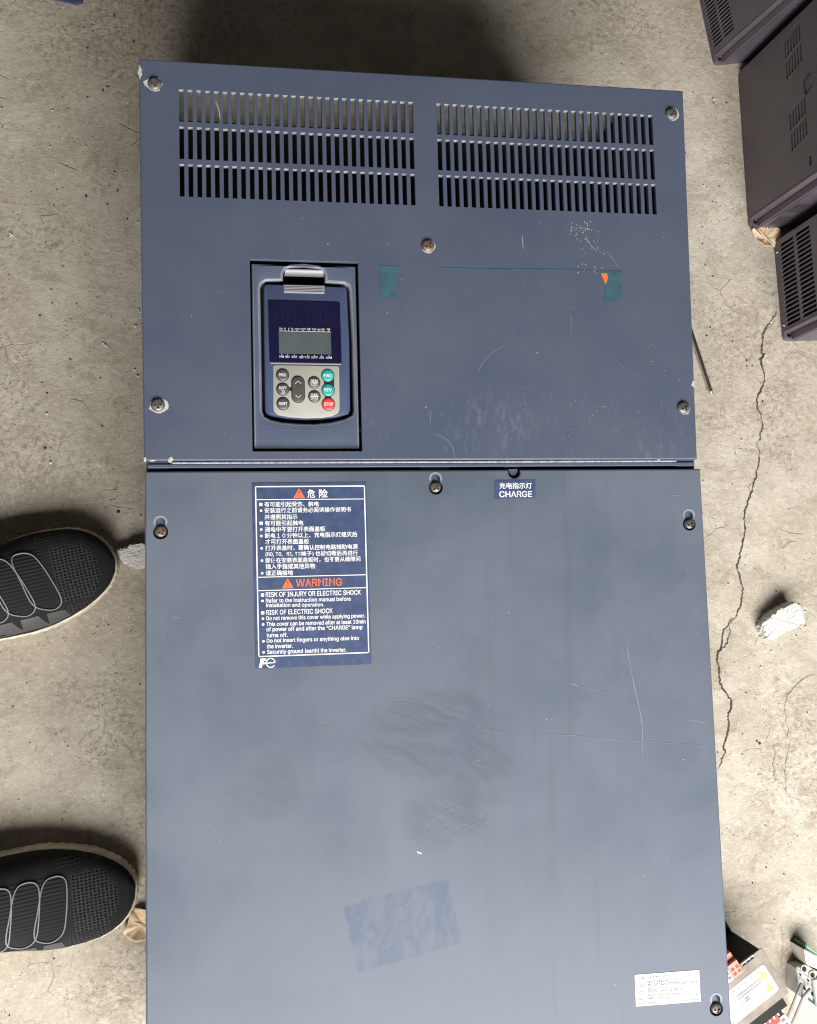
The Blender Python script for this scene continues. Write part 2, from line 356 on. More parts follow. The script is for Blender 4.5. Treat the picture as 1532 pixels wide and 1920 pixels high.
def tube(bm, path, r, n=8, closed=False, flat=1.0):
    path = [Vector(p) for p in path]; N = len(path); rings = []
    up = Vector((0, 0, 1))
    for i, p in enumerate(path):
        a = path[(i - 1) % N] if closed or i else p; b = path[(i + 1) % N] if closed or i < N - 1 else p
        d = (b - a).normalized(); s = d.cross(up)
        s = s.normalized() if s.length > 1e-6 else Vector((1, 0, 0)); q = s.cross(d)
        rr = r[i] if hasattr(r, '__len__') else r
        rings.append([bm.verts.new(p + s * rr * math.cos(2 * math.pi * k / n) + q * rr * flat * math.sin(2 * math.pi * k / n)) for k in range(n)])
    for i in range(N if closed else N - 1):
        A, B = rings[i], rings[(i + 1) % N]
        for k in range(n): bm.faces.new((A[k], A[(k + 1) % n], B[(k + 1) % n], B[k]))
    if not closed: bm.faces.new(rings[0][::-1]); bm.faces.new(rings[-1])
def ribbon(bm, pts, w, z, jag=0.0, taper=True):
    """thin irregular flat strip through world points"""
    pts = [Vector(p) for p in pts]; L = []; N = len(pts)
    for i, p in enumerate(pts):
        d = pts[min(N - 1, i + 1)] - pts[max(0, i - 1)]; d.z = 0
        s = Vector((-d.y, d.x, 0)).normalized(); f = 1.0
        if taper: f = min(1, 0.25 + 4 * min(i, N - 1 - i) / N)
        a = w * f * (1 + random.uniform(-jag, jag)); b = w * f * (1 + random.uniform(-jag, jag))
        L.append((bm.verts.new((p + s * a / 2).to_tuple()[:2] + (z,)), bm.verts.new((p - s * b / 2).to_tuple()[:2] + (z,))))
    for (a, b), (c, d) in zip(L, L[1:]): bm.faces.new((a, b, d, c))
def blobpoly(bm, x, y, rx, ry, z, n=12, jag=0.3, ang=0.0):
    vs = []
    for i in range(n):
        a = 2 * math.pi * i / n; k = 1 + random.uniform(-jag, jag); u, v = rx * k * math.cos(a), ry * k * math.sin(a)
        vs.append(bm.verts.new((x + u * math.cos(ang) - v * math.sin(ang), y + u * math.sin(ang) + v * math.cos(ang), z)))
    bm.faces.new(vs)
_tc = {}
try: SANS = bpy.data.fonts.load(bpy.utils.system_resource('DATAFILES', path='fonts') + '/Inter.woff2')   # the sans face bundled with Blender
except Exception: SANS = None
def glyphs(body, bold=0.0):
    key = (body, bold)
    if key not in _tc:
        cu = bpy.data.curves.new('t', 'FONT'); cu.body = body; cu.resolution_u = 2; cu.offset = bold
        if SANS and all(ord(ch) < 0x2100 for ch in body): cu.font = SANS
        o = bpy.data.objects.new('t', cu); COL.objects.link(o)
        me = bpy.data.meshes.new_from_object(o.evaluated_get(bpy.context.evaluated_depsgraph_get()))
        bpy.data.objects.remove(o); bpy.data.curves.remove(cu)
        co = np.array([v.co for v in me.vertices]); _tc[key] = (me, co.min(0), co.max(0))
    return _tc[key]
def text(bm, body, a, b, h, z, bold=0.0, mid=True, hfrac=None, shear=0.0):
    """lettering whose ink spans the world points a -> b; h is the ink height, centred on the line"""
    me, lo, hi = glyphs(body, bold)
    a = Vector((a[0], a[1])); b = Vector((b[0], b[1])); d = (b - a); L = d.length; d /= L; nrm = Vector((-d.y, d.x))
    sx = L / max(1e-6, hi[0] - lo[0]); sy = h / max(1e-6, hi[1] - lo[1]); cy = (lo[1] + hi[1]) / 2
    base = len(bm.verts); vs = []
    for v in me.vertices:
        u = (v.co.x - lo[0]) * sx; w = (v.co.y - cy) * sy; u += shear * w
        q = a + d * u + nrm * w; vs.append(bm.verts.new((q.x, q.y, z)))
    for p in me.polygons:
        try: f = bm.faces.new([vs[i] for i in p.vertices])
        except ValueError: pass
def flat_up(bm):
    bm.normal_update()
    for f in bm.faces:
        if f.normal.z < 0: f.normal_flip()
def poly(bm, pts, z): return bm.faces.new([bm.verts.new((p[0], p[1], z)) for p in pts])
def line(bm, a, b, w, z):
    a = Vector((a[0], a[1])); b = Vector((b[0], b[1])); d = (b - a).normalized(); s = Vector((-d.y, d.x)) * w / 2
    poly(bm, [a - s, b - s, b + s, a + s], z)

# ------------------------------------------------------------------ floor
bm = BM()
poly(bm, R4(-6, -6, 6, 6), 0.0)
floor = obj('floor', bm, M['floor']); tag(floor, kind='structure')
def floor_pts(px): return [P(x, y, 0) for x, y in px]
def jitter(pts, amt):
    out = []; o = Vector((0, 0, 0))
    for p in pts:
        o = o * 0.72 + Vector((random.gauss(0, amt * .6), random.gauss(0, amt * .4), 0)); out.append(p + o)
    return out
def crack(px, w, mat, n=9, jag=0.8, amt=0.0011):
    bm = BM(); ribbon(bm, jitter(spline(floor_pts(px), n), amt), w, 0.0009, jag); flat_up(bm); obj('crack', bm, mat, floor, recalc=False)
crack([(1457, 585), (1446, 603), (1436, 617), (1430, 637), (1428, 660), (1432, 668), (1427, 678), (1432, 706), (1428, 725), (1421, 745), (1419, 765), (1428, 790), (1425, 818), (1419, 832)], 0.0017, M['crack'])
crack([(1419, 832), (1425, 852), (1420, 880), (1412, 905), (1402, 940), (1395, 960), (1397, 990), (1390, 1030), (1383, 1060), (1390, 1095), (1391, 1115), (1388, 1138), (1378, 1158), (1367, 1172)], 0.0017, M['crack'])
crack([(1374, 1158), (1364, 1172), (1356, 1190), (1352, 1212), (1344, 1230), (1347, 1250), (1348, 1268), (1356, 1290), (1368, 1312), (1370, 1322), (1364, 1348), (1366, 1370), (1358, 1392), (1360, 1408), (1352, 1425), (1344, 1442)], 0.0019, M['crack'])
crack([(1367, 1172), (1370, 1185), (1366, 1202), (1360, 1213), (1352, 1214), (1346, 1226)], 0.0009, M['crack'])
crack([(1432, 664), (1425, 672), (1427, 680), (1432, 690)], 0.0010, M['crack'])
crack([(1412, 905), (1403, 915), (1404, 930), (1400, 942)], 0.0008, M['crack2'])
crack([(1528, 1264), (1510, 1272), (1495, 1283), (1480, 1300), (1473, 1320), (1473, 1350), (1478, 1378), (1481, 1390)], 0.0008, M['crack2'])
crack([(1450, 1398), (1453, 1420), (1453, 1450), (1458, 1465)], 0.0020, M['crack2'])
crack([(1481, 1390), (1474, 1440), (1475, 1480), (1482, 1500)], 0.0009, M['crack2'])
crack([(1445, 120), (1448, 140), (1446, 160)], 0.0008, M['crack2'])
# loose grit and dark crumbs: uncountable, one object
bm = BM()
def pebble(bm, x, y, r, sq=0.6):
    rr = bmesh.ops.create_icosphere(bm, subdivisions=1, radius=r)
    sx, sy = random.uniform(.6, 1.3), random.uniform(.6, 1.3)
    for v in rr['verts']:
        v.co = Vector((v.co.x * sx, v.co.y * sy, v.co.z * sq)) * random.uniform(.8, 1.2) + Vector((x, y, r * sq * 0.7))
for i in range(260):
    if i % 2: x, y = random.uniform(-0.28, 0.0), random.uniform(-0.98, 0.22)
    else: x, y = random.uniform(0.56, 0.80), random.uniform(-0.98, 0.22)
    pebble(bm, x, y, abs(random.gauss(0.0006, 0.0003)) + 0.0003)
for px, py, r in ((1400, 676, 5), (1400, 686, 3), (1455, 1108, 5), (1424, 1394, 6), (1419, 1390, 4), (1392, 1376, 3), (1391, 1414, 3), (214, 30, 5), (172, 46, 3), (222, 960, 6), (124, 1164, 4), (183, 1175, 3), (203, 1172, 3), (178, 1187, 3), (101, 385, 3), (1348, 350, 3)):
    p = P(px, py, 0); pebble(bm, p.x, p.y, r / 2 / PXM(0), 0.7)
tag(obj('loose_grit', bm, M['grit'], smooth=False), 'scattered dark grit and crumbs lying on the concrete floor', 'grit', kind='stuff')

# ------------------------------------------------------------------ the big drive
drive = empty('inverter_drive', (0.265, -0.5, 0), 'large blue-grey metal inverter drive lying face up with keypad and warning label', 'inverter')
W = 0.53; YB = -1.0; YS = -0.37492
TL, TR, BL, BR = P(260, 110, HP), P(1281, 170, HP), P(270, 865, HP), P(1307.5, 862, HP)
# rear: narrower heat sink standing on the floor, housing shell above it
bm = BM(); box(bm, 0.045, YB + 0.03, 0.0, 0.49, -0.012, 0.012)
obj('heat_sink_base', bm, M['alu'], drive)
bm = BM()
for i in range(39): box(bm, 0.05 + i * 0.0112, YB + 0.035, 0.012, 0.0535 + i * 0.0112, -0.016, 0.098)
tag(obj('heat_sink_fins', bm, M['alu'], drive), kind='stuff')
ZH = 0.10; ZT = HP - 0.0065
bm = BM(); box(bm, 0.002, YB + 0.002, ZH - 0.002, W - 0.002, -0.002, ZH + 0.002); obj('rear_plate', bm, M['inner'], drive)
for nm, a in (('side_wall', (0.003, YB + 0.003, ZH + 0.002, 0.005, -0.003, ZT)), ('side_wall', (W - 0.005, YB + 0.003, ZH + 0.002, W - 0.003, -0.003, ZT)),
              ('end_wall', (0.005, -0.0055, ZH + 0.002, W - 0.005, -0.003, ZT)), ('end_wall', (0.005, YB + 0.003, ZH + 0.002, W - 0.005, YB + 0.0055, ZT))):
    bm = BM(); box(bm, *a); obj(nm, bm, M['inner'] if nm == 'end_wall' else M['upper'], drive)
# black innards; the first two blocks are added to keep the louvres dark
bm = BM(); box(bm, 0.008, -0.338, ZH + 0.004, 0.476, -0.008, HP - 0.108, bev=0.002); obj('louvre_filler', bm, M['black'], drive)
bm = BM(); box(bm, 0.478, -0.20, ZH + 0.004, 0.522, -0.012, HP - 0.03, bev=0.004); obj('end_filler', bm, M['black'], drive)
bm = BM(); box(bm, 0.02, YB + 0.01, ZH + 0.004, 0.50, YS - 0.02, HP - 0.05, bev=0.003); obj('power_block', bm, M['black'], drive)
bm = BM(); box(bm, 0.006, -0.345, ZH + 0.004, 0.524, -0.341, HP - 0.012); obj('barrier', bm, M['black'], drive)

# upper cover with real louvre slots, keypad cut-out and screw holes
outer = [(BL.x, BL.y + 0.0005), (BR.x, BR.y + 0.0005), (TR.x, TR.y), (TL.x, TL.y)]
holes = []
PITCH = 0.00799; SW = 0.0041
for gx in (0.03478, 0.27789):
    for ytop in (-0.0277, -0.06335, -0.0990):
        for k in range(28):
            x = gx + PITCH * k; holes.append(R4(x - 0.0001, ytop - 0.0302, x + SW, ytop))
kx0, ky0, kx1, ky1 = P(471.5, 700, HP).x, P(575, 846, HP).y, P(676, 700, HP).x, P(570, 489, HP).y
holes.append(R4(kx0, ky0, kx1, ky1))
bm = plate(outer, holes, HP, 0.0042, 0.0012, 0.0003, 2)
bm.normal_update()
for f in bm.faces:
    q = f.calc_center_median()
    if abs(f.normal.y) > 0.4 and 0.03 < q.x < 0.51 and -0.14 < q.y < -0.02: f.material_index = 1  # slot ends paler: bare wear plus painted catch of light
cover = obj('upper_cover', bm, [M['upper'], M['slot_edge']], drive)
bm = BM()   # folded lower lip of the upper cover: highlight on the bend painted as paler blue
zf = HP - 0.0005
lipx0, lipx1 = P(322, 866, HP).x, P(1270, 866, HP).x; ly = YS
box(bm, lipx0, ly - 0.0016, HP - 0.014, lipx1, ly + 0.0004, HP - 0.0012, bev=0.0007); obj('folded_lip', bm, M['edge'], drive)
bm = BM(); box(bm, P(274, 872, HP).x + 0.001, ly - 0.0052, HP - 0.018, P(1304, 872, HP).x, ly - 0.0018, HP - 0.0022, bev=0.0006); 
obj('seam_strip', bm, M['upper'], drive)
for a, b in ((274.5, 317), (1271, 1306)):
    bm = BM(); box(bm, P(a, 873, HP).x, ly - 0.0065, HP - 0.006, P(b, 873, HP).x, ly + 0.0012, HP - 0.0040, bev=0.0006); obj('corner_tab', bm, M['upper'], drive)
# keypad tray
ZT2 = HP - 0.0045
tx0, ty0, tx1, ty1 = kx0 + 0.0016, ky0 + 0.0022, kx1 - 0.0018, ky1 - 0.0024
z = ZT2
def W2(px, py, z): p = P(px, py, z); return (p.x, p.y)
pock = [W2(*q, z) for q in ((488, 540), (491, 532), (499, 527), (531, 526), (531, 512), (535, 505), (545, 501.5), (570, 500), (595, 503), (605, 507), (609, 514), (609, 529), (645, 532), (653, 536), (655, 545), (660, 640), (663, 770), (660, 778), (645, 785), (620, 791), (590, 794), (560, 793.5), (530, 791), (508, 786), (496, 780), (492, 770), (490, 640))]
bm = plate(R4(tx0, ty0, tx1, ty1), [pock], z, 0.012, 0.0018, 0.0026, 3)
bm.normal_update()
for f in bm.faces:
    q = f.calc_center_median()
    if 0.2 < f.normal.z < 0.97: f.material_index = 1  # bevels get a lighter blue, their highlight is put into the colour
tray = obj('keypad_tray', bm, [M['tray'], M['tray_lip']], drive, smooth=math.radians(40))
bm = BM(); box(bm, tx0 + 0.006, ty0 + 0.01, z - 0.016, tx1 - 0.006, ty1 - 0.002, z - 0.0125); obj('pocket_floor', bm, M['black'], tray)
# finger ramp above the keypad
a0, a1, b0, b1 = W2(533, 518, z - .006), W2(608, 520, z - .006), W2(536, 504, z - .001), W2(605, 506, z - .001)
bm = BM(); n = 8
for i in range(n + 1):
    t = i / n; zz = z - 0.0010 - 0.0050 * t ** 1.6
    bm.verts.new((b0[0] + (a0[0] - b0[0]) * t, b0[1] + (a0[1] - b0[1]) * t, zz)); bm.verts.new((b1[0] + (a1[0] - b1[0]) * t, b1[1] + (a1[1] - b1[1]) * t, zz))
bm.verts.ensure_lookup_table()
for i in range(n): bm.faces.new((bm.verts[2 * i], bm.verts[2 * i + 1], bm.verts[2 * i + 3], bm.verts[2 * i + 2]))
flat_up(bm); obj('finger_ramp', bm, M['greytab'], tray, True, False)

# keypad (sub-parts hang on it)
ZK = ZT2 + 0.0012
kp = [W2(*q, ZK) for q in ((497, 541), (499, 536), (504, 534), (640, 539), (646, 541), (648, 547), (652, 640), (654, 768), (651, 774), (630, 780), (600, 783.5), (570, 784), (540, 782), (512, 777), (503, 773), (500, 767), (498, 640))]
kc = (sum(p[0] for p in kp) / len(kp), sum(p[1] for p in kp) / len(kp)); kp = [(kc[0] + (x - kc[0]) * 1.035, kc[1] + (y - kc[1]) * 1.012) for x, y in kp]
bm = prism(kp, ZK - 0.012, ZK, 0.0018)
keypad = obj('keypad', bm, M['pad'], drive, smooth=math.radians(40))
x0, y0, x1, y1 = rect(532, 533.5, 608.5, 549.5, ZK + .001)
bm = BM(); box(bm, x0, y0, ZK - 0.006, x1, y1, ZK + 0.0006, bev=0.0004)
for i in range(5):
    yy = y1 - 0.0008 - i * (y1 - y0 - 0.0016) / 4.6; box(bm, x0 + 0.0008, yy - 0.0008, ZK + 0.0004, x1 - 0.0008, yy - 0.0001, ZK + 0.0014, bev=0.0002)
obj('latch', bm, M['ribs'], keypad)
def quadpx(qs, z): return [W2(*q, z) for q in qs]
ZS = ZK + 0.0008
def rounded(qs, r, n=4):
    out = []; N = len(qs)
    for i in range(N):
        p, a, b = Vector(qs[i]), Vector(qs[i - 1]), Vector(qs[(i + 1) % N]); da, db = (a - p).normalized(), (b - p).normalized()
        s, e = p + da * r, p + db * r
        for k in range(n + 1):
            t = k / n; out.append(tuple((1 - t) ** 2 * s + 2 * t * (1 - t) * p + t * t * e))
    return out
bm = prism(rounded(quadpx(((502.5, 562), (637.5, 566), (641, 682), (505.5, 679.5)), ZS), 0.0022), ZS - 0.002, ZS, 0.0005)
obj('display_window', bm, M['screen'], keypad)
bm = prism(quadpx(((506.5, 679), (640, 681.2), (640, 684), (507.5, 682)), ZS), ZS - 0.0025, ZS - 0.0006, 0.0004); obj('window_edge', bm, M['ribs'], keypad)
bm = prism(quadpx(((522.5, 621.5), (620, 623), (621.5, 664.5), (523.5, 663)), ZS + .0003), ZS - 0.0004, ZS + 0.0003); obj('lcd', bm, M['lcd'], keypad)
bm = BM()
for cx_, cy_ in ((523, 592), (546, 593), (570, 595), (594, 595), (618, 596)):
    for sx_, sy_, hw, hh in ((0, -12, 6, 1.3), (0, 0, 6, 1.3), (0, 12, 6, 1.3), (-7, -6, 1.3, 5), (7, -6, 1.3, 5), (-7, 6, 1.3, 5), (7, 6, 1.3, 5)):
        poly(bm, quadpx(((cx_ + sx_ - hw, cy_ + sy_ - hh), (cx_ + sx_ + hw, cy_ + sy_ - hh), (cx_ + sx_ + hw, cy_ + sy_ + hh), (cx_ + sx_ - hw, cy_ + sy_ + hh)), ZS), ZS + 0.0002)
flat_up(bm); obj('digit_segments', bm, M['seg'], keypad, recalc=False)
C1 = lambda cx, cy: (440 + cx / 4.8, 460 + cy / 4.8)
zz = ZS + 0.00025; bm = BM()
for s, xa, xb, ya in (('Hz', 404, 432, 748), ('A', 446, 461, 749), ('V', 480, 494, 750), ('%', 510, 528, 751), ('r/min', 542, 582, 752), ('m/min', 592, 642, 753), ('kW', 653, 684, 753), ('X10', 696, 733, 754), ('min', 742, 776, 756), ('sec', 782, 812, 757), ('PID', 830, 860, 757)):
    text(bm, s, W2(*C1(xa, ya), zz), W2(*C1(xb, ya + 0.3), zz), 17 / 4.8 / PXM(zz), zz, 0.0)
    m = ((xa + xb) / 2); poly(bm, quadpx((C1(m - 5, ya + 13), C1(m + 5, ya + 13), C1(m, ya + 20)), zz), zz)
for s, xa, xb, ya in (('FWD', 404, 444, 1002), ('REV', 457, 496, 1003), ('STOP', 513, 563, 1004), ('REM', 584, 627, 1006), ('LOC', 638, 677, 1006), ('COMM', 690, 748, 1008), ('JOG', 762, 802, 1009), ('HAND', 823, 876, 1011)):
    text(bm, s, W2(*C1(xa, ya), zz), W2(*C1(xb, ya + 0.5), zz), 20 / 4.8 / PXM(zz), zz, 0.0)
    m = ((xa + xb) / 2); poly(bm, quadpx((C1(m - 5, ya - 14), C1(m + 5, ya - 14), C1(m, ya - 21)), zz), zz)
line(bm, W2(*C1(398, 770), zz), W2(*C1(868, 780), zz), 0.0003, zz)
flat_up(bm); obj('display_lettering', bm, M['print_white'], keypad, recalc=False)
# keys plate
ZB = ZK + 0.0007
kpl = quadpx(((512, 687), (513.5, 685), (516, 684), (632, 686), (635.5, 688), (636, 691), (637, 768), (634, 775), (622, 780), (605, 783), (575, 784), (545, 782), (522, 778), (514, 772), (512.5, 765)), ZB)
bm = prism(kpl, ZB - 0.0025, ZB, 0.0006); obj('keys_plate', bm, M['beige'], keypad, smooth=math.radians(40))
bm = BM()
keys = [('PRG', 530, 703, 11.4, 'key'), ('SHIFT', 530.3, 729.7, 11.4, 'key'), ('RESET', 530.8, 756.7, 11.4, 'key'), ('REM', 589, 717, 10.8, 'key'), ('FUNC', 589.6, 743.3, 10.8, 'key'), ('FWD', 614.6, 704, 11.6, 'tealkey'), ('REV', 615.2, 731.3, 11.6, 'tealkey'), ('STOP', 615.8, 757.8, 11.8, 'redkey')]
k = PXM(ZB)
for nm, x, y, r, m in keys: prism(circle(*W2(x, y, ZB), (r + 1.2) / k, 24), ZB - 0.001, ZB + 0.0002, 0, bm)
c = W2(559, 730, ZB); pill = lambda r, h: [(c[0] + r * math.cos(a), c[1] + (h if math.sin(a) >= 0 else -h) + r * math.sin(a)) for a in [math.pi * 2 * (i + .5) / 24 for i in range(24)]]
prism(pill(13 / k, 13.2 / k), ZB - 0.001, ZB + 0.0002, 0, bm)
for q in (((538, 726), (549, 726), (549, 733), (538, 733)), ((607, 712), (626.5, 704), (627, 731), (608, 724)), ((609.5, 740), (621, 740), (621, 750), (609.5, 750))):
    prism(quadpx(q, ZB), ZB - 0.001, ZB + 0.00012, 0, bm)
obj('key_rims', bm, M['rim'], keypad)
for nm, x, y, r, m in keys:
    bm = BM(); rr = r / k; lathe(bm, [(0, 0.0016), (rr * .55, 0.00155), (rr * .85, 0.0013), (rr, 0.0007), (rr, -0.001)], (*W2(x, y, ZB), ZB), 24)
    obj('button', bm, M[m], keypad, smooth=math.radians(50))
bm = prism(pill(11.6 / k, 13.2 / k), ZB - 0.001, ZB + 0.0014, 0.0007); obj('arrow_rocker', bm, M['key'], keypad, smooth=math.radians(50))
bm = BM(); zl = ZB + 0.0018
def kt(s, xa, xb, yc, h, bold=0.010): text(bm, s, W2(*C1(xa, yc), zl), W2(*C1(xb, yc), zl), h / 4.8 / k, zl, bold)
kt('PRG', 399, 464, 1166, 27); kt('SHIFT', 398, 467, 1283, 26); kt('RESET', 398, 474, 1425, 27); kt('REM', 686, 746, 1221, 25); kt('LOC', 686, 746, 1250, 25)
kt('FUNC', 686, 752, 1346, 25); kt('DATA', 686, 750, 1376, 25); kt('FWD', 801, 874, 1172, 30); kt('REV', 805, 874, 1300, 30); kt('STOP', 805, 886, 1429, 30)
for a, b in (((680, 1237), (752, 1237)), ((680, 1361), (758, 1361)), ((545, 1245), (571, 1220)), ((571, 1220), (598, 1245)), ((548, 1347), (573, 1371)), ((573, 1371), (598, 1347)),
             ((421, 1300), (434, 1316)), ((434, 1316), (421, 1332)), ((437, 1300), (450, 1316)), ((450, 1316), (437, 1332))):
    line(bm, W2(*C1(*a), zl), W2(*C1(*b), zl), 0.00038, zl)
flat_up(bm); obj('key_lettering', bm, M['print_white'], keypad, recalc=False)

# lower cover with keyholes and the round notch of the charge lamp
LL0, LR0 = P(271.8, 884, HP), P(1313, 879, HP); LR1 = P(1371, 1920, HP); LL1 = P(273.3, 1920, HP)
def ext(a, b, y): t = (y - a.y) / (b.y - a.y); return (a.x + (b.x - a.x) * t, y)
YL0 = (LL0.y + LR0.y) / 2
nc = P(964, 880, HP); nr = 0.0058
top_edge = [(LL0.x, LL0.y)] + [(nc.x + nr * math.cos(a), (YL0 - 0.002) + nr * math.sin(a) if 0 < i < 10 else YL0) for i, a in [(i, math.pi + math.pi * i / 10) for i in range(11)]] + [(LR0.x, LR0.y)]
outer = list(reversed(top_edge)) + [ext(LL0, LL1, YB), ext(LR0, LR1, YB)]
KH = [(817, 914, 0.5), (301, 997, 0.2), (1292, 982, 0.9), (1343, 1891, 0.1)]
khs = []
for px, py, _ in KH:
    c = P(px, py, HP); R1, R2 = 0.0066, 0.0040; dy = 0.0085
    a0 = math.asin(R2 / R1)
    lp = [(c.x + R1 * math.cos(a), c.y + R1 * math.sin(a)) for a in [math.pi / 2 + a0 + (2 * math.pi - 2 * a0) * i / 18 for i in range(19)]]
    lp += [(c.x + R2 * math.cos(a), c.y + dy + R2 * math.sin(a)) for a in [math.pi * i / 8 for i in range(9)]]
    khs.append(lp)
bm = plate(outer, khs, HP + 0.0006, 0.0034, 0.0016, 0.0003, 2)
obj('lower_cover', bm, M['lower'], drive)
for px, py, _ in KH:
    c = P(px, py, HP); bm = BM(); box(bm, c.x - 0.014, c.y - 0.014, HP - 0.006, c.x + 0.014, c.y + 0.022, HP - 0.0045); obj('screw_boss', bm, M['upper'], drive)
bm = prism([(nc.x + 0.0045 * math.cos(a), YL0 + 0.001 + 0.0065 * math.sin(a)) for a in [math.pi + math.pi * i / 8 for i in range(9)]], HP - 0.005, HP - 0.0032); obj('lamp_tongue', bm, M['upper'], drive)

# Phillips screws
def screw_mesh():
    r = 0.0063; c = 0.0034; w = 0.00095; rt = r * .66; bm = BM(); zd = 0.0016
    def dz(x, y): return 0.0037 - 0.0009 * ((x * x + y * y) ** .5 / rt) ** 2
    for k in range(4):
        ca, sa = math.cos(k * math.pi / 2), math.sin(k * math.pi / 2)
        rot = lambda x, y: (round(x * ca - y * sa, 8), round(x * sa + y * ca, 8))
        arc = [(rt * math.cos(math.pi / 2 * i / 7), rt * math.sin(math.pi / 2 * i / 7)) for i in range(8)]
        pts = [(w, w), (c, w), (c, 0)] + arc + [(0, c), (w, c)]
        bm.faces.new([bm.verts.new((*rot(*p), dz(*p))) for p in pts])
        for p, q in (((w, w), (c, w)), ((c, w), (c, 0)), ((0, c), (w, c)), ((w, c), (w, w))):
            f = bm.faces.new([bm.verts.new((*rot(*p), dz(*p))), bm.verts.new((*rot(*q), dz(*q))), bm.verts.new((*rot(*q), zd)), bm.verts.new((*rot(*p), zd))]); f.material_index = 1
    f = bm.faces.new([bm.verts.new((c * 1.05 * math.cos(2 * math.pi * i / 12), c * 1.05 * math.sin(2 * math.pi * i / 12), zd + .0001)) for i in range(12)]); f.material_index = 1
    lathe(bm, [(rt, dz(rt, 0)), (r * .80, 0.0023), (r * .92, 0.0016), (r, 0.0006), (r * .98, 0.0), (0, -0.0008)], (0, 0, 0), 28)
    bmesh.ops.remove_doubles(bm, verts=bm.verts, dist=0.00002); bm.normal_update()
    for f in bm.faces:
        if f.material_index == 0 and f.normal.z < -0.0 and f.calc_center_median().z > 0.0005: f.normal_flip()
        f.smooth = True
    me = bpy.data.meshes.new('screw'); bm.to_mesh(me); bm.free(); me.set_sharp_from_angle(angle=math.radians(40)); return me
sm = screw_mesh(); sm.materials.clear(); sm.materials.append(M['screw']); sm.materials.append(M['black'])
sm2 = sm.copy(); sm2.materials[0] = M['rust']
for i, (px, py, zz, ang) in enumerate([(290, 156, HP, 0.25), (1260, 212, HP, 1.1), (803, 460, HP, 0.7), (296, 759, HP, 0.1), (1282.5, 764, HP, 0.5), (817, 914, HP - 0.0042, 0.9), (302, 997, HP - 0.0042, 0.5), (1294, 983, HP - 0.0042, 0.4), (1344, 1892, HP - 0.0042, 0.1)]):
    o = bpy.data.objects.new('screw', sm2 if i in (2, 6) else sm); COL.objects.link(o); o.parent = drive
    p = P(px, py, zz + 0.002); o.location = Vector((p.x, p.y, zz + 0.0003)) - wloc(drive); o.rotation_euler = (0, 0, ang); o.scale = (1, 1, 1) if i < 5 else (0.92, 0.92, 1)

# paint chips and bare rings
zc = HP + 0.00025
for px, py, rx, ry, jag, n in ((263, 134, 4, 12, .45, 11), (288, 158, 17, 14, .22, 13), (1262, 214, 12.5, 14.5, .08, 18), (803.5, 461.5, 14.5, 14, .10, 18), (297, 760, 17, 14, .16, 14), (1283, 767, 11, 12, .14, 14),
                               (320, 862, 4.5, 5, .5, 9), (285, 864, 6, 2.2, .5, 9), (272, 862, 2.5, 4, .4, 8), (1300, 719, 4, 6, .5, 9), (1235, 862, 3, 1.5, .4, 8)):
    p = P(px, py, HP); k = PXM(HP); bm = BM(); blobpoly(bm, p.x, p.y, rx / k, ry / k, zc, n, jag); flat_up(bm); obj('paint_chip', bm, M['bare'], drive, recalc=False)
for px, py, _ in KH:
    c = P(px, py, HP); bm = BM(); zz = HP + 0.0006 + 0.0002
    pts_o = [(c.x + 0.0062 * math.cos(a) , c.y + 0.0085 + 0.0060 * math.sin(a)) for a in [-0.5 + (math.pi + 1.0) * i / 14 for i in range(15)]]
    pts_i = [(c.x + 0.0043 * math.cos(a), c.y + 0.0085 + 0.0043 * math.sin(a)) for a in [-0.3 + (math.pi + 0.6) * i / 14 for i in range(15)]]
    for i in range(14): poly(bm, [pts_o[i], pts_o[i + 1], pts_i[i + 1], pts_i[i]], zz)
    flat_up(bm); obj('worn_ring', bm, M['scr'], drive, recalc=False)

# scratches
def scratch(px, wpx, mat, zz, jag=0.4):
    bm = BM(); k = PXM(zz); ribbon(bm, spline([P(x, y, zz) for x, y in px], 6), 0.8 * wpx / k, zz, jag); flat_up(bm); obj('scratch', bm, mat, drive, recalc=False)
zu, zl_ = HP + 0.0002, HP + 0.0008
for px, w, m in (([(950, 644), (925, 660), (905, 680), (896, 698)], 1.2, 'scr'), ([(968, 612), (958, 630)], 1.0, 'scr2'), ([(1070, 588), (1071, 612), (1070, 638)], 1.6, 'scr2'), ([(813, 812), (835, 822), (848, 838), (854, 862)], 1.0, 'scr'),
                 ([(807, 768), (807, 795)], 1.0, 'scr2'), ([(979, 440), (980, 455), (981, 467)], 1.8, 'chalk'), ([(1098, 442), (1108, 460), (1120, 472)], 2.2, 'scr'), ([(1112, 450), (1128, 476)], 1.2, 'scr2'), ([(1145, 480), (1160, 500)], 1.6, 'scr'), ([(1130, 465), (1150, 484)], 1.0, 'scr2'),
                 ([(404, 190), (410, 205), (413, 224)], 1.6, 'bare'), ([(1208, 646), (1222, 645), (1232, 655)], 1.0, 'scr2'), ([(1160, 680), (1170, 690)], 1.4, 'scr2'), ([(1210, 830), (1225, 825), (1236, 845)], 1.0, 'scr2'), ([(890, 745), (1000, 770)], 0.8, 'scr2'), ([(480, 810), (560, 806), (650, 812)], 0.8, 'scr2')):
    scratch(px, w, M[m], zu if not (470 < px[0][0] < 490) else ZT2 + 0.0002)
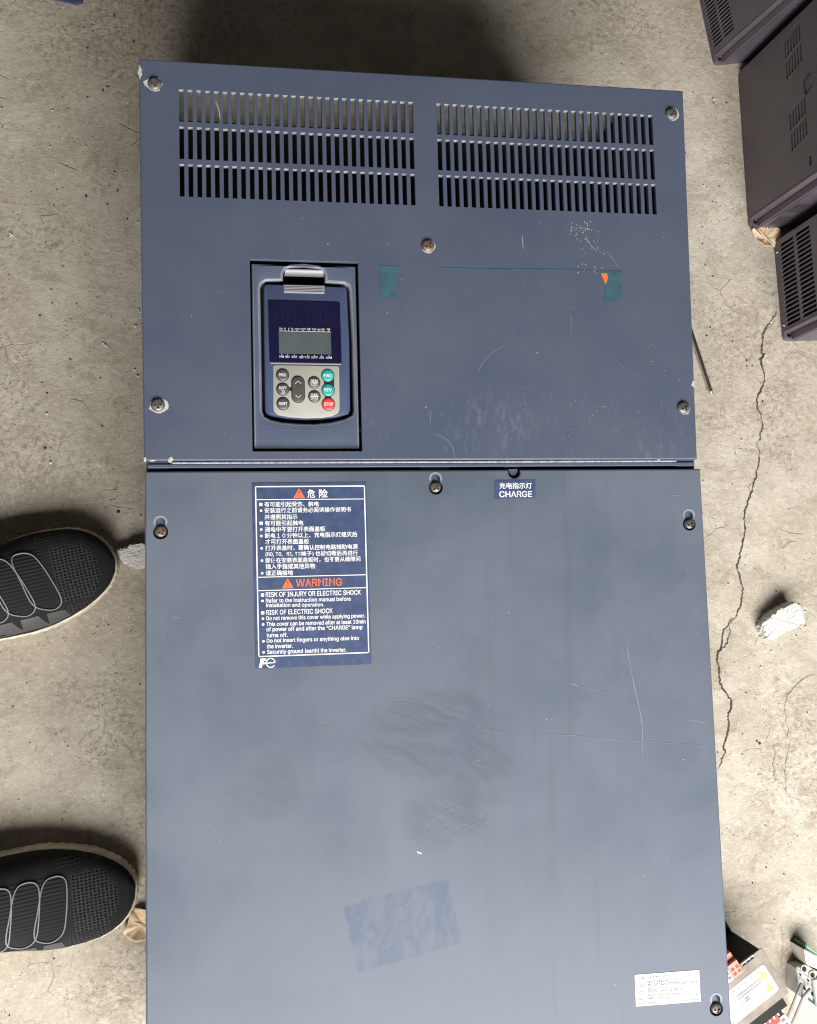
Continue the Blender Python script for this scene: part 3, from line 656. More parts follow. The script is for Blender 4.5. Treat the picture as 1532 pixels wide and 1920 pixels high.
for px, w, m in (([(1175, 1205), (1180, 1240), (1190, 1290), (1202, 1345), (1205, 1385), (1204, 1422)], 1.5, 'scr'), ([(1020, 1376), (1090, 1380), (1180, 1389), (1320, 1397)], 1.1, 'scr2'), ([(1281, 1349), (1305, 1351), (1325, 1358)], 1.3, 'scr'),
                 ([(1248, 934), (1262, 929), (1280, 928)], 1.5, 'scr'), ([(1068, 1281), (1085, 1286)], 1.8, 'scr'), ([(1085, 1286), (1150, 1300)], 0.9, 'scr2'), ([(320, 1156), (338, 1159)], 1.4, 'scr'), ([(782, 1597), (791, 1601)], 2.6, 'print_white'),
                 ([(775, 1575), (815, 1535), (860, 1508)], 1.2, 'scr2'), ([(850, 1568), (880, 1550), (905, 1540)], 1.2, 'scr2'), ([(545, 1344), (620, 1364)], 1.0, 'scr2'), ([(1200, 1293), (1195, 1260)], 0.9, 'scr2'),
                 ([(880, 1365), (960, 1372)], 1.0, 'scr2'), ([(740, 1318), (768, 1318)], 1.4, 'scr2')):
    scratch(px, w, M[m], zl_)
# dried splashes by the torn sticker and dust over both covers: uncountable
bm = BM(); k = PXM(HP)
for cx_, cy_, sx_, sy_, n in ((1075, 430, 6, 9, 26), (1097, 424, 7, 8, 26), (1095, 490, 14, 10, 10), (1108, 455, 12, 16, 14), (1115, 462, 20, 25, 14)):
    for i in range(n):
        p = P(random.gauss(cx_, sx_), random.gauss(cy_, sy_), HP); r = random.uniform(0.4, 1.2) / k; blobpoly(bm, p.x, p.y, r, r * random.uniform(.8, 2.0), zc, 6, .35)
flat_up(bm); tag(obj('dried_splashes', bm, M['chalk'], drive, recalc=False), kind='stuff')
bm = BM()
for i in range(330):
    x = random.uniform(0.01, 0.52); y = random.uniform(-0.92, -0.135); zz = zu if y > YS else zl_
    if abs(y - YS) < 0.016 or (x > kx0 - .004 and x < kx1 + .004 and y > ky0 - .004 and y < ky1 + .004): continue
    r = abs(random.gauss(0, 0.00022)) + 0.00016; blobpoly(bm, x, y, r, r * random.uniform(.7, 1.6), zz, 5, .3, random.uniform(0, 3))
for cx_, cy_, n, s in ((1310, 1100, 34, 12), (905, 1540, 22, 18), (845, 1543, 26, 16), (1080, 790, 70, 45), (940, 795, 50, 50), (1180, 800, 40, 45), (1240, 680, 26, 24), (830, 640, 18, 40)):
    for i in range(n):
        p = P(random.gauss(cx_, s), random.gauss(cy_, s * .7), HP); r = random.uniform(0.3, 0.75) / k
        if abs(p.y - YS) < 0.017 or p.x > 0.524: continue
        blobpoly(bm, p.x, p.y, r, r * random.uniform(.8, 1.8), zu if p.y > YS else zl_, 5, .3, random.uniform(0, 3))
flat_up(bm); tag(obj('dust_specks', bm, M['dust'], drive, recalc=False), kind='stuff')
# remains of a torn-off sticker
def scrap(name, qs, m, zz, par=drive):
    bm = prism(quadpx(qs, zz), zz - 0.0002, zz); return obj(name, bm, M[m], par)
scrap('sticker_scrap', [(712, 498), (749, 499), (750, 509), (743, 510), (741, 535), (740, 559), (713, 559)], 'teal', HP + 0.00025)
scrap('sticker_scrap', [(822, 501), (900, 503), (1040, 504), (1110, 506), (1108, 507.6), (1040, 506), (960, 506.6), (900, 506), (860, 505.2)], 'teal', HP + 0.00025)
s3 = scrap('sticker_scrap', [(1118, 507), (1165, 507), (1166, 565), (1132, 565), (1134, 548), (1137, 532), (1132, 516)], 'teal', HP + 0.00025)
scrap('orange_print', [(1127, 512.5), (1138, 512.5), (1139.5, 520), (1138, 527), (1136, 533), (1132, 524)], 'orange', HP + 0.0005, s3)

# warning label
C2 = lambda cx, cy: (460 + cx / 5.054, 890 + cy / 5.053)
zw = HP + 0.0006 + 0.0004; kw = PXM(zw) * 5.054
bm = prism([W2(*C2(*q), zw) for q in ((62, 78), (1145, 70), (1196, 1795), (97, 1838))], zw - 0.0003, zw); wl = obj('warning_label', bm, M['navy'], drive)
tag(wl, 'navy warning label with white Chinese and English text')
zz = zw + 0.00015; bm = BM(); bo = BM()
def L(a, b, w=7): line(bm, W2(*C2(*a), zz), W2(*C2(*b), zz), w / kw, zz)
L((93, 114), (1130, 107), 11); L((1128, 104), (1170, 1690), 10); L((1172, 1685), (124, 1724), 10); L((97, 112), (128, 1727), 10)
L((100, 237), (1130, 230), 7); L((114, 972), (1148, 948), 7); L((118, 1100), (1150, 1070), 7)
def T(s, xa, xb, ya, yb, h, bold=0.006, b=None): text(b or bm, s, W2(*C2(xa, ya), zz), W2(*C2(xb, yb), zz), h / kw, zz, bold)
T('危', 588, 662, 180, 179, 82, .014); T('险', 698, 781, 178, 177, 82, .014)
for s, xa, xb, ya, yb in (('有可能引起受伤、触电', 180, 697, 282, 276), ('安装运行之前请务必阅读操作说明书', 182, 1002, 340, 328), ('并遵照其指示', 183, 494, 402, 398), ('有可能引起触电', 184, 551, 460, 456), ('通电中不要打开表面盖板', 185, 757, 520, 512),
                          ('断电１０分钟以上、充电指示灯熄灭后', 187, 1060, 579, 564), ('才可打开表面盖板', 188, 604, 636, 631), ('打开表盖时，要确认控制电路辅助电源', 189, 1065, 697, 681), ('也被切断后再进行', 663, 1066, 746, 741), ('端子)', 524, 648, 751, 748),
                          ('即使在安装表面盖板时，也不要从缝隙间', 191, 1090, 814, 797), ('插入手指或其他异物', 192, 662, 870, 865), ('请正确接地', 193, 451, 932, 928)):
    T(s, xa, xb, ya, yb, 50, .008)
T('(R0, T0,', 192, 352, 757, 754, 44, .008); T('R1, T1', 393, 520, 754, 752, 40, .008)
for s, xa, xb, ya, yb, h in (('RISK OF INJURY OR ELECTRIC SHOCK', 193, 1095, 1138, 1114, 46), ('Refer to the instruction manual before', 195, 1000, 1194, 1175, 40), ('installation and operation.', 197, 748, 1242, 1234, 46), ('RISK OF ELECTRIC SHOCK', 198, 828, 1306, 1289, 46),
                             ('Do not remove this cover while applying power.', 199, 1135, 1366, 1340, 48), ('This cover can be removed after at least 10min', 200, 1140, 1416, 1390, 40), ('of power off and after the “CHARGE” lamp', 200, 1110, 1470, 1448, 50),
                             ('turns off.', 202, 400, 1521, 1518, 40), ('Do not insert fingers or anything else into', 203, 1077, 1578, 1551, 48), ('the inverter.', 204, 450, 1627, 1620, 40), ('Securely ground (earth) the inverter.', 206, 957, 1684, 1662, 50)):
    T(s, xa, xb, ya, yb, h, .009)
for y, x in ((282, 147), (460, 150), (1140, 163), (1309, 165)): q = 15; poly(bm, [W2(*C2(x + a, y + b), zz) for a, b in ((-q, -q), (q, -q), (q, q), (-q, q))], zz)
for y, x in ((341, 149), (520, 151), (581, 152), (698, 155), (815, 158), (934, 160), (1196, 163), (1364, 167), (1419, 169), (1579, 172), (1683, 174)): poly(bm, circle(*W2(*C2(x, y), zz), 12 / kw, 12), zz)
# maker's mark: slanted F and round e
poly(bm, [W2(*C2(*q), zz) for q in ((146, 1742), (200, 1742), (194, 1762), (176, 1762), (171, 1780), (196, 1780), (190, 1796), (166, 1796), (155, 1829), (129, 1829))], zz)
ring_o = [C2(241 + 46 * math.cos(a), 1783 + 47 * math.sin(a)) for a in [math.radians(35 + 322 * i / 26) for i in range(27)]]
ring_i = [C2(241 + 37 * math.cos(a), 1783 + 38 * math.sin(a)) for a in [math.radians(35 + 322 * i / 26) for i in range(27)]]
for i in range(26): poly(bm, [W2(*q, zz) for q in (ring_o[i], ring_o[i + 1], ring_i[i + 1], ring_i[i])], zz)
line(bm, W2(*C2(201, 1786), zz), W2(*C2(287, 1779), zz), 8 / kw, zz)
flat_up(bm); obj('white_lettering', bm, M['print_white'], wl, recalc=False)
T('WARNING', 480, 915, 1026, 1016, 72, .004, bo)
for tri, ex in ((((508, 128), (565, 221), (455, 222)), (510, 160, 204)), (((401, 981), (456, 1075), (348, 1077)), (403, 1014, 1058))):
    bt = BM(); poly(bt, [W2(*C2(*q), zz) for q in tri], zz); flat_up(bt); obj('hazard_triangle', bt, M['orange'], wl, recalc=False)
flat_up(bo); obj('orange_lettering', bo, M['orange'], wl, recalc=False)
for x, y0_, y1_ in ((509, 158, 203), (403, 1010, 1057)):
    bm = BM()
    poly(bm, [W2(*C2(*q), zz) for q in ((x - 7, y0_), (x + 7, y0_), (x + 3, y1_ - 12), (x - 3, y1_ - 12))], zz + .0001); poly(bm, circle(*W2(*C2(x, y1_), zz), 7 / kw, 8), zz + .0001)
    flat_up(bm); obj('exclamation_mark', bm, M['navy'], wl, recalc=False)
# charge label
C3 = lambda cx, cy: (700 + cx / 3.83, 840 + cy / 3.83)
bm = prism([W2(*C3(*q), zw) for q in ((870, 231), (1163, 229), (1165, 361), (874, 365))], zw - .0003, zw); cl = obj('charge_label', bm, M['navy'], drive); tag(cl, 'small navy label reading CHARGE')
bm = BM(); text(bm, '充电指示灯', W2(*C3(905, 271), zz), W2(*C3(1139, 270), zz), 46 / 3.83 / PXM(zz), zz, .010); text(bm, 'CHARGE', W2(*C3(905, 332), zz), W2(*C3(1140, 330), zz), 46 / 3.83 / PXM(zz), zz, .010)
flat_up(bm); obj('white_lettering', bm, M['print_white'], cl, recalc=False)
# rating plate
C4 = lambda cx, cy: (1170 + cx / 9.012, 1780 + cy / 9.012)
bm = prism([W2(*C4(*q), zw) for q in ((180, 432), (1270, 350), (1297, 880), (203, 966))], zw - .0003, zw); rp = obj('rating_label', bm, M['paper'], drive); tag(rp, 'white rating label with faint grey print')
bm = BM(); bg_ = BM()
def T4(s, xa, xb, ya, h, b=None):
    sl = -0.075; text(b or bm, s, W2(*C4(xa, ya), zz), W2(*C4(xb, ya + sl * (xb - xa)), zz), h / 9.012 / PXM(zz), zz, .022)
T4('F', 250, 285, 492, 50, bg_); T4('e', 300, 340, 492, 40); T4('Fuji Electric FA', 385, 770, 478, 34)
T4('TYPE', 218, 300, 565, 28); T4('FRN220P11S-4C', 388, 770, 553, 38); T4('SOURCE', 220, 345, 625, 28); T4('3PH 380-440V 50HZ 380-480V 60HZ', 398, 1240, 612, 36); T4('341A', 402, 498, 664, 34)
T4('OUTPUT', 226, 360, 728, 30); T4('3PH 380-480V 0.1-120HZ', 402, 990, 716, 36); T4('276kVA 363A 120% 1min', 402, 970, 785, 36); T4('SER.No.', 230, 350, 850, 30); T4('W7B1CC011A0022', 400, 800, 832, 36); T4('MASS', 232, 360, 918, 28); T4('98 kg', 410, 525, 910, 34); T4('Made in China', 990, 1255, 862, 24); T4('001', 1170, 1240, 772, 26)
for a, b in (((250, 530), (1100, 465)), ((400, 590), (1278, 520)), ((400, 690), (1282, 625)), ((860, 770), (1140, 745)), ((390, 870), (1140, 815)), ((1140, 745), (1142, 815)), ((880, 655), (882, 752)), ((205, 820), (380, 808)), ((210, 885), (390, 872)), ((1170, 735), (1285, 728))):
    line(bm, W2(*C4(*a), zz), W2(*C4(*b), zz), 4 / 9.012 / PXM(zz), zz)
flat_up(bm); obj('grey_lettering', bm, M['greyprint'], rp, recalc=False); flat_up(bg_); obj('maker_mark', bg_, M['greyprint'], rp, recalc=False)

# ------------------------------------------------------------------ neighbouring small drives
def small_drive(corner, edge_to, Wd, Ln, D, tap, vents, label, taper=(0, 0), hole_off=0.0072):
    O = P(*corner, 0); E = P(*edge_to, 0); u = (E - O); u.z = 0; u.normalize(); v = Vector((u.y, -u.x, 0))
    root = empty('small_inverter', O + u * Ln / 2 + v * Wd / 2, label, 'inverter', None)
    def tr(a, b, z):      # a: across (v), b: along (u), z: height; walls lean in with height
        s = z / D; a2 = a + taper[0] * s * (1 - 2 * a / Wd); b2 = b + taper[1] * s * (1 - 2 * b / Ln)
        q = O + v * a2 + u * b2; return Vector((q.x, q.y, z))
    def bake(bm): 
        for w in bm.verts: w.co = tr(*w.co)
        return bm
    n = 0.0135; zb = 0.0055
    # base flange with the mounting hole
    bm = plate(rrect(0, 0, Wd, Ln, 0.006, 3), [circle(hole_off, hole_off, 0.0031, 14)], zb, zb, 0.0015); obj('base_flange', bake(bm), M['case'], root)
    bm = BM(); box(bm, 0.003, 0.003, 0.0002, n, n, 0.0015); obj('hole_shade', bake(bm), M['black'], root)  # black pad stands in for the shade inside the mounting hole
    # core (dark) and outer shell walls
    bm = BM(); box(bm, 0.006, n + 0.004, zb, Wd - 0.006, Ln - 0.004, D - 0.004); box(bm, n + 0.004, 0.006, zb, Wd - 0.006, n + 0.004, D - 0.004); obj('inner_block', bake(bm), M['black'], root)
    def wall(name, pl, rot):   # pl in (s, z) coordinates on the wall, rot maps (s, z, depth) to (a, b, z)
        for w in pl.verts: w.co = Vector(rot(w.co.x, w.co.y, w.co.z))
        return obj(name, bake(pl), M['case'], root)
    left_holes, low_holes = vents
    wall('vented_side', plate(R4(n, zb, Ln, D), left_holes, 0, 0.003, 0, 0.0006), lambda s, z, d: (-d, s, z))
    wall('front_wall', plate(R4(n, zb, Wd, D), low_holes, 0, 0.003, 0, 0.0006), lambda s, z, d: (s, -d, z))
    bm = BM(); box(bm, 0.0, n - 0.0035, zb, n, n, D, bev=0.0012); obj('screw_channel_wall', bake(bm), M['case'], root)
    bm = BM(); box(bm, n - 0.0035, 0.0, zb, n - 0.0002, n - 0.0037, D, bev=0.0012); obj('screw_channel_wall', bake(bm), M['case'], root)
    bm = BM(); box(bm, Wd - 0.003, 0.003, zb, Wd, Ln - 0.003, D); obj('far_wall', bake(bm), M['case'], root)
    bm = BM(); box(bm, 0.003, Ln - 0.003, zb, Wd - 0.003, Ln, D); obj('far_wall', bake(bm), M['case'], root)
    bm = prism([(0.001, n), (n, n), (n, 0.001), (Wd, 0.001), (Wd, Ln), (0.001, Ln)], D, D + 0.004, 0.0015); obj('top_lid', bake(bm), M['case'], root)
    # flat front face details so that it also reads from above
    bm = prism(rrect(Wd * .25, Ln * .5, Wd * .75, Ln * .85, 0.006), D + 0.0042, D + 0.008, 0.001); obj('front_keypad', bake(bm), M['blackp'], root)
    return root, tr
def slots(s0, ds, n, z0, z1, w):    # n slots along s, each spanning z0..z1
    return [rrect(s0 + ds * i, z0, s0 + ds * i + w, z1, w * .45, 2) for i in range(n)]
# drive standing at the top: two rows of louvres on the dark side
v1 = slots(0.0215, 0.0047, 50, 0.0075, 0.0265, 0.0030) + slots(0.0225, 0.0047, 50, 0.0288, 0.0515, 0.0030)
small_drive((1338, 124), (1311, 0), 0.20, 0.27, 0.19, 0, (v1, []), 'dark plastic small inverter with louvred side, farthest from the dry leaf', (0.030, 0.0))
v2 = []
for sb in (0.056, 0.146):
    for r in range(2):
        for i in range(6): v2.append(rrect(sb + r * 0.0255 + i * .0012, 0.1085 + i * 0.0062, sb + r * 0.0255 + 0.0225 + i * .0012, 0.1120 + i * 0.0062, 0.0015, 2))
v2.append(R4(0.0245, 0.142, 0.0365, 0.147))
lw = slots(0.0205, 0.0045, 4, 0.011, 0.0435, 0.0026) + slots(0.0190, 0.0045, 4, 0.0545, 0.087, 0.0026)
r2, tr2 = small_drive((1403, 428), (1382, 118), 0.21, 0.208, 0.19, 0, (v2, lw), 'middle small dark inverter with two little vents high on its plain side, touching dry leaf', (0.006, 0.0))
v3 = slots(0.0160, 0.00575, 19, 0.014, 0.0468, 0.0040) + slots(0.0168, 0.00575, 19, 0.0522, 0.085, 0.0040)
r3, tr3 = small_drive((1467, 640), (1449, 440), 0.19, 0.1305, 0.15, 0, (v3, []), 'shorter dark small inverter with dense louvred side beside the floor crack', (0.0, 0.0))
def rivet(root, tr, a, b, z, r=0.0022, side=True):
    bm = BM(); c = tr(a, b, z); bmesh.ops.create_uvsphere(bm, u_segments=10, v_segments=6, radius=r, matrix=Matrix.Translation(c)); obj('rivet', bm, M['steel'], root, True)
rivet(r3, tr3, 0.0, 0.0193, 0.007, .0018); rivet(r3, tr3, 0.0, 0.1156, 0.0065, .0018); rivet(r2, tr2, 0.0242, 0.0, 0.0035, 0.0024)
# thin lid joint on the plain side of the middle one
bm = BM()
for a, b in (((0.1085, 0.146), (0.1135, 0.160)), ((0.1085, 0.146), (0.1245, 0.1445)), ((0.1245, 0.1445), (0.1285, 0.158))):
    p0, p1 = tr2(-0.0003, *a), tr2(-0.0003, *b); tube(bm, [p0, p1], 0.0006, 6)
obj('lid_joint', bm, M['black'], r2)

# ------------------------------------------------------------------ shoes on the person's feet
def make_shoe(person, toe_px, back_px, mirror, yaw=0.0):
    zr = 0.018
    T0 = P(*toe_px, zr); B0 = P(*back_px, zr); ax = (T0 - B0); ax.z = 0; ax.normalize(); lat = Vector((-ax.y, ax.x, 0))
    Lg = 0.300; U = [0, .002, .006, .012, .02, .03, .042, .055, .07, .085, .10, .115, .13, .15, .17, .19, .21, .23, .25, .27, .285, .294, .298, .300]
    def prof(u, keys): return float(np.interp(u, [k[0] for k in keys], [k[1] for k in keys]))
    inner = [(0, 0), (.002, .013), (.006, .0225), (.012, .031), (.02, .0385), (.03, .0445), (.042, .049), (.06, .0515), (.08, .053), (.10, .051), (.13, .045), (.16, .040), (.20, .037), (.25, .038), (.28, .031), (.294, .018), (.3, 0)]
    outer_ = [(0, 0), (.002, .010), (.006, .0175), (.012, .025), (.02, .0315), (.03, .0375), (.042, .0435), (.06, .0495), (.08, .054), (.10, .056), (.13, .055), (.16, .052), (.20, .046), (.25, .041), (.28, .033), (.294, .019), (.3, 0)]
    H = [(0, .038), (.006, .044), (.02, .050), (.04, .054), (.07, .059), (.10, .068), (.13, .078), (.16, .088), (.2, .096), (.3, .10)]
    up_, dn_ = (outer_, inner) if mirror else (inner, outer_)     # +lat side, -lat side
    def W_(u, s, z): q = T0 - ax * u + lat * s; return Vector((q.x, q.y, z))
    def surf(u, th):      # th 0 (+lat) .. pi (-lat)
        wp, wm = prof(u, up_) * .97, prof(u, dn_) * .97; h = prof(u, H); c, s = math.cos(th), max(0.0, math.sin(th))
        v = (wp if c > 0 else wm) * math.copysign(abs(c) ** 0.78, c); zb = 0.026
        return u + 0.0015, v, zb + (h - zb) * s ** 0.82
    shoe_bm = BM(); rings = []; nth = 26; uvw = {}
    for u in np.concatenate([np.linspace(0.0, 0.03, 14), np.linspace(0.036, 0.3, 44)]):
        u = float(u); r = []
        for k in range(nth + 1):
            th = math.pi * k / nth; uu, v, z = surf(min(u, .2995), th); vt = shoe_bm.verts.new(W_(uu, v, z)); r.append(vt)
            zone = 1.0 if (0.018 < uu < 0.066 and abs(v + 0.002) < 0.031 * min(1, (uu - .012) / .020)) else (0.75 if (0.010 < uu < 0.075 and 0.036 < abs(v) < 0.046) else 0.0)
            uvw[vt] = (uu, v, zone)
        rings.append(r)
    for a, b in zip(rings, rings[1:]):
        for k in range(nth): shoe_bm.faces.new((a[k], a[k + 1], b[k + 1], b[k]))
    order = [uvw[v] for v in shoe_bm.verts]
    sh = obj('shoe', shoe_bm, M['knit'], person, True)
    at = sh.data.attributes.new('uvw', 'FLOAT_VECTOR', 'POINT'); at.data.foreach_set('vector', np.array(order, dtype=np.float32).ravel())
    # ribbed sole: outline wobbles a little so that the tread lugs catch light
    loop = [(u, prof(u, up_)) for u in U] + [(u, -prof(u, dn_)) for u in reversed(U[1:-1])]
    pts = spline([(u, s, 0) for u, s in loop], 5, True)
    bm = BM(); rr = []
    for zz, k, wob in ((0.0, .965, 0), (0.004, 1.0, 1), (0.012, 1.005, 1), (0.020, 1.005, 1), (0.026, .995, 0), (0.030, .95, 0), (0.031, .90, 0)):
        ring = []
        for i, p in enumerate(pts):
            w = 0.0004 * (1 if (i // 2) % 2 else -1) * wob; c = 0.13; sgn = math.copysign(1, p.y) if abs(p.y) > 1e-6 else 0
            ring.append(bm.verts.new(W_(c + (p.x - c) * k - (w if p.x < .02 else 0), p.y * k + sgn * w, zz + (0.010 * max(0, 1 - p.x / .05) ** 2 if zz < .02 else 0.004 * max(0, 1 - p.x / .05)))))
        rr.append(ring)
    N = len(pts)
    for a, b in zip(rr, rr[1:]):
        for i in range(N): bm.faces.new((a[i], a[(i + 1) % N], b[(i + 1) % N], b[i]))
    bm.faces.new(rr[0][::-1]); bm.faces.new(rr[-1]); obj('sole', bm, M['sole'], sh, smooth=math.radians(50))
    # elastic lace loops lying on the surface
    def on(u, v, lift=0.0012):
        wp, wm = prof(u, up_) * .95, prof(u, dn_) * .95; c = max(-.98, min(.98, v / (wp if v > 0 else wm))); c = math.copysign(abs(c) ** (1 / .78), c)
        th = math.acos(c); uu, vv, z = surf(u, th); return W_(uu, vv, z + lift)
    for k in range(5):
        u0 = 0.069 + 0.0265 * k
        lp = [(u0 + .004, .030), (u0 + .015, .034), (u0 + .024, .028), (u0 + .027, .0), (u0 + .029, -.030), (u0 + .020, -.040), (u0 + .010, -.041), (u0 + .001, -.032), (u0 - .001, -.010), (u0, .016)]
        shr = -0.005 if mirror else 0.009
        bm = BM(); tube(bm, [on(a + shr * b / .035, b * .86) for a, b, _ in spline([(a, b, 0) for a, b in lp], 5, True)], 0.00078, 7, True); obj('elastic_lace', bm, M['lace'], sh, True)
        for side in (-1,):
            bm = BM(); q = []
            for a, da in ((0, .009), (.25, .010), (.5, .011), (.75, .0125), (1.0, .014)):
                vv = side * (.0385 + a * .0125) if side < 0 else side * (.032 + a * .014)
                wlim = prof(u0 + .012, up_ if side > 0 else dn_) * .95 * .985; vv = math.copysign(min(abs(vv), wlim), vv)
                q.append([bm.verts.new(on(u0 + .012 + t * da + shr * vv / .035, vv, 0.0009)) for t in (-1, -.33, .33, 1)])
            for a, b in zip(q, q[1:]):
                for i in range(3): bm.faces.new((a[i], a[i + 1], b[i + 1], b[i]))
            obj('lace_strap', bm, M['strap'], sh, True)
    # round cord lock
    bm = BM(); c = on(0.140, -0.004, 0.003); bmesh.ops.create_uvsphere(bm, u_segments=14, v_segments=8, radius=0.007, matrix=Matrix.Translation(c) @ Matrix.Diagonal((1, 1, .7, 1))); obj('cord_lock', bm, M['blackp'], sh, True)
    # lower leg
    bm = BM(); path = []; rad = []
    for z, du, r in ((0.075, 0.225, .046), (0.10, .232, .050), (.14, .236, .055), (.22, .24, .060), (.32, .245, .066), (.42, .245, .07), (.47, .245, .068)): path.append(W_(du, 0, z)); rad.append(r)
    rings = []
    for p, r in zip(path, rad): rings.append([bm.verts.new(p + (ax * math.cos(a) + lat * math.sin(a)) * r) for a in [2 * math.pi * i / 20 for i in range(20)]])
    for a, b in zip(rings, rings[1:]):
        for i in range(20): bm.faces.new((a[i], a[(i + 1) % 20], b[(i + 1) % 20], b[i]))
    bm.faces.new(rings[0][::-1]); bm.faces.new(rings[-1]); obj('trouser_leg', bm, M['trouser'], person, True)
pc = P(-60, 1400, 0)
person = empty('person', (pc.x, pc.y, 0), 'person standing beside the drive, wearing black knit shoes with grey elastic laces', 'person')
make_shoe(person, (221, 1052), (0, 1106), False)
make_shoe(person, (259, 1655), (0, 1698), True)

# ------------------------------------------------------------------ foam, leaves, rod
def chunk(outline, h0, h1, name, label, cat, group=None):
    pts = spline([P(x, y, 0) for x, y in outline], 4, True); c = sum(pts, Vector()) / len(pts); bm = BM(); rings = []
    for lv in (0, .3, .65, 0.92, 1.0):
        ring = []
        for i, p in enumerate(pts):
            f = 1.0 if lv < .9 else (0.985 if lv < .95 else .93)
            j = 0.0016
            q = c + (p - c) * f; ring.append(bm.verts.new((q.x + random.uniform(-j, j), q.y + random.uniform(-j, j), lv * (h0 + (h1 - h0) * (p.x - min(a.x for a in pts)) / max(1e-6, max(a.x for a in pts) - min(a.x for a in pts))))))
        rings.append(ring)
    for a, b in zip(rings, rings[1:]):
        for i in range(len(pts)): bm.faces.new((a[i], a[(i + 1) % len(pts)], b[(i + 1) % len(pts)], b[i]))
    ct = bm.verts.new((c.x, c.y, (h0 + h1) / 2))
    for i in range(len(pts)): bm.faces.new((rings[-1][i], rings[-1][(i + 1) % len(pts)], ct))
    bm.faces.new(rings[0][::-1])
    es = [e for e in bm.edges if ct in e.verts]
    bmesh.ops.subdivide_edges(bm, edges=es, cuts=4, use_grid_fill=True)
    top = [v for v in bm.verts if v.co.z > 0.6 * min(h0, h1)]
    for v in top: v.co.z += random.uniform(-0.0004, 0.0004)
    return tag(obj(name, bm, M['foam'], smooth=False), label, cat, group)
chunk([(1416, 1176), (1424, 1160), (1440, 1145), (1455, 1136), (1470, 1130), (1478, 1133), (1484, 1150), (1485, 1168), (1460, 1183), (1431, 1199), (1422, 1190)], 0.020, 0.030, 'foam_chunk', 'broken white foam chunk lying alone on open concrete', 'foam')
chunk([(221, 1034), (232, 1030), (246, 1024), (262, 1022), (290, 1020), (300, 1045), (285, 1060), (262, 1066), (245, 1061), (230, 1050)], 0.016, 0.020, 'foam_chunk', 'white foam chunk between the shoe toe and the drive', 'foam')
def leaf(px_pts, spine, h, label, curl):
    base, tip = P(*spine[0], 0), P(*spine[1], 0); pts = spline([P(x, y, 0) for x, y in px_pts], 5, True); bm = BM(); c = (base + tip) / 2; rings = []
    for f in (1.0, .85, .66, .45, .22):
        ring = []
        for i, p in enumerate(pts):
            q = c + (p - c) * f; k = 6.5 * 2 * math.pi * i / len(pts)
            ring.append(bm.verts.new((q.x, q.y, 0.002 + h * (f ** 1.6) * (0.6 + 0.4 * math.sin(2.5 * 2 * math.pi * i / len(pts) + curl)) + 0.0016 * math.sin(k) * f)))
        rings.append(ring)
    ct = bm.verts.new((c.x, c.y, 0.0025))
    for a, b in zip(rings, rings[1:]):
        for i in range(len(pts)): bm.faces.new((a[i], a[(i + 1) % len(pts)], b[(i + 1) % len(pts)], b[i]))
    for i in range(len(pts)): bm.faces.new((rings[-1][i], rings[-1][(i + 1) % len(pts)], ct))
    flat_up(bm)
    root = empty('dry_leaf', (c.x, c.y, 0), label, 'leaf'); o = obj('leaf_blade', bm, M['leaf'], root, True, False)
    md = o.modifiers.new('thick', 'SOLIDIFY'); md.thickness = 0.0005
    bm = BM(); tube(bm, [base + Vector((0, 0, .005)), c + Vector((0, 0, .0045)), tip + Vector((0, 0, .005))], [.0009, .0007, .0003], 6); obj('leaf_vein', bm, M['leaf'], root)
leaf([(233, 1745), (240, 1730), (247, 1708), (256, 1700), (275, 1702), (300, 1710), (302, 1740), (285, 1758), (262, 1760), (245, 1757)], ((245, 1722), (290, 1745)), 0.010, 'curled dry brown leaf half under the drive near the shoe toe', 0.6)
leaf([(1406, 433), (1415, 428), (1432, 424), (1450, 430), (1462, 440), (1452, 462), (1440, 464), (1424, 462), (1415, 448)], ((1418, 432), (1450, 466)), 0.006, 'dry tan leaf caught between two small inverters', 2.0)
# pointed steel rod leaning out from under the drive
a, b = P(1298, 628, 0.004), P(1331, 728, 0.004); d = (b - a).normalized(); a = a - d * 0.05
bm = BM(); tube(bm, [a, b], 0.0026, 14); tag_bm = bm
rod = empty('steel_rod', ((a + b) / 2).to_tuple()[:2] + (0,), 'thin bright steel rod with pointed tip lying beside the drive', 'rod')
obj('shaft', bm, M['steel'], rod, smooth=math.radians(50)); bm = BM(); tube(bm, [b, b + d * 0.0015, b + d * 0.007, b + d * 0.0085], [.0024, .0031, .0016, .0003], 12); obj('pointed_tip', bm, M['steel'], rod, True)
# foam beads
bead_bm = BM(); bmesh.ops.create_icosphere(bead_bm, subdivisions=2, radius=1.0)
for v in bead_bm.verts: v.co *= random.uniform(.9, 1.08)
bead_me = bpy.data.meshes.new('foam_bead'); bead_bm.to_mesh(bead_me); bead_bm.free(); bead_me.materials.append(M['foam'])
for p in bead_me.polygons: p.use_smooth = True
lc = [(248, 18, 2.4), (237, 190, 1.8), (47, 600, 2.2), (54, 608, 2.4), (48, 614, 1.8), (653, 548, 2.0), (657, 962, 2), (661, 972, 2), (643, 1040, 2.4), (490, 1122, 2.2), (500, 1130, 2.4), (508, 1136, 1.8), (638, 1247, 2.4), (653, 1277, 2.6), (597, 1262, 1.4), (223, 1455, 2.4), (240, 1687, 2.8)]
beads = [(x * .3958, 200 + y * .3958, r) for x, y, r in lc] + [(1338, 186, 2.4), (1320, 348, 2), (1326, 352, 1.6), (1361, 308, 1.8), (1402, 634, 1.6), (1435, 666, 2), (1446, 604, 1.8), (1510, 1146, 1.6), (1511, 1175, 2.2), (1447, 1221, 2.2), (1427, 1251, 2.2), (1406, 1254, 1.6), (1461, 1321, 1.4), (1367, 1311, 2), (1391, 825, 1.8), (186, 107, 1.8)]
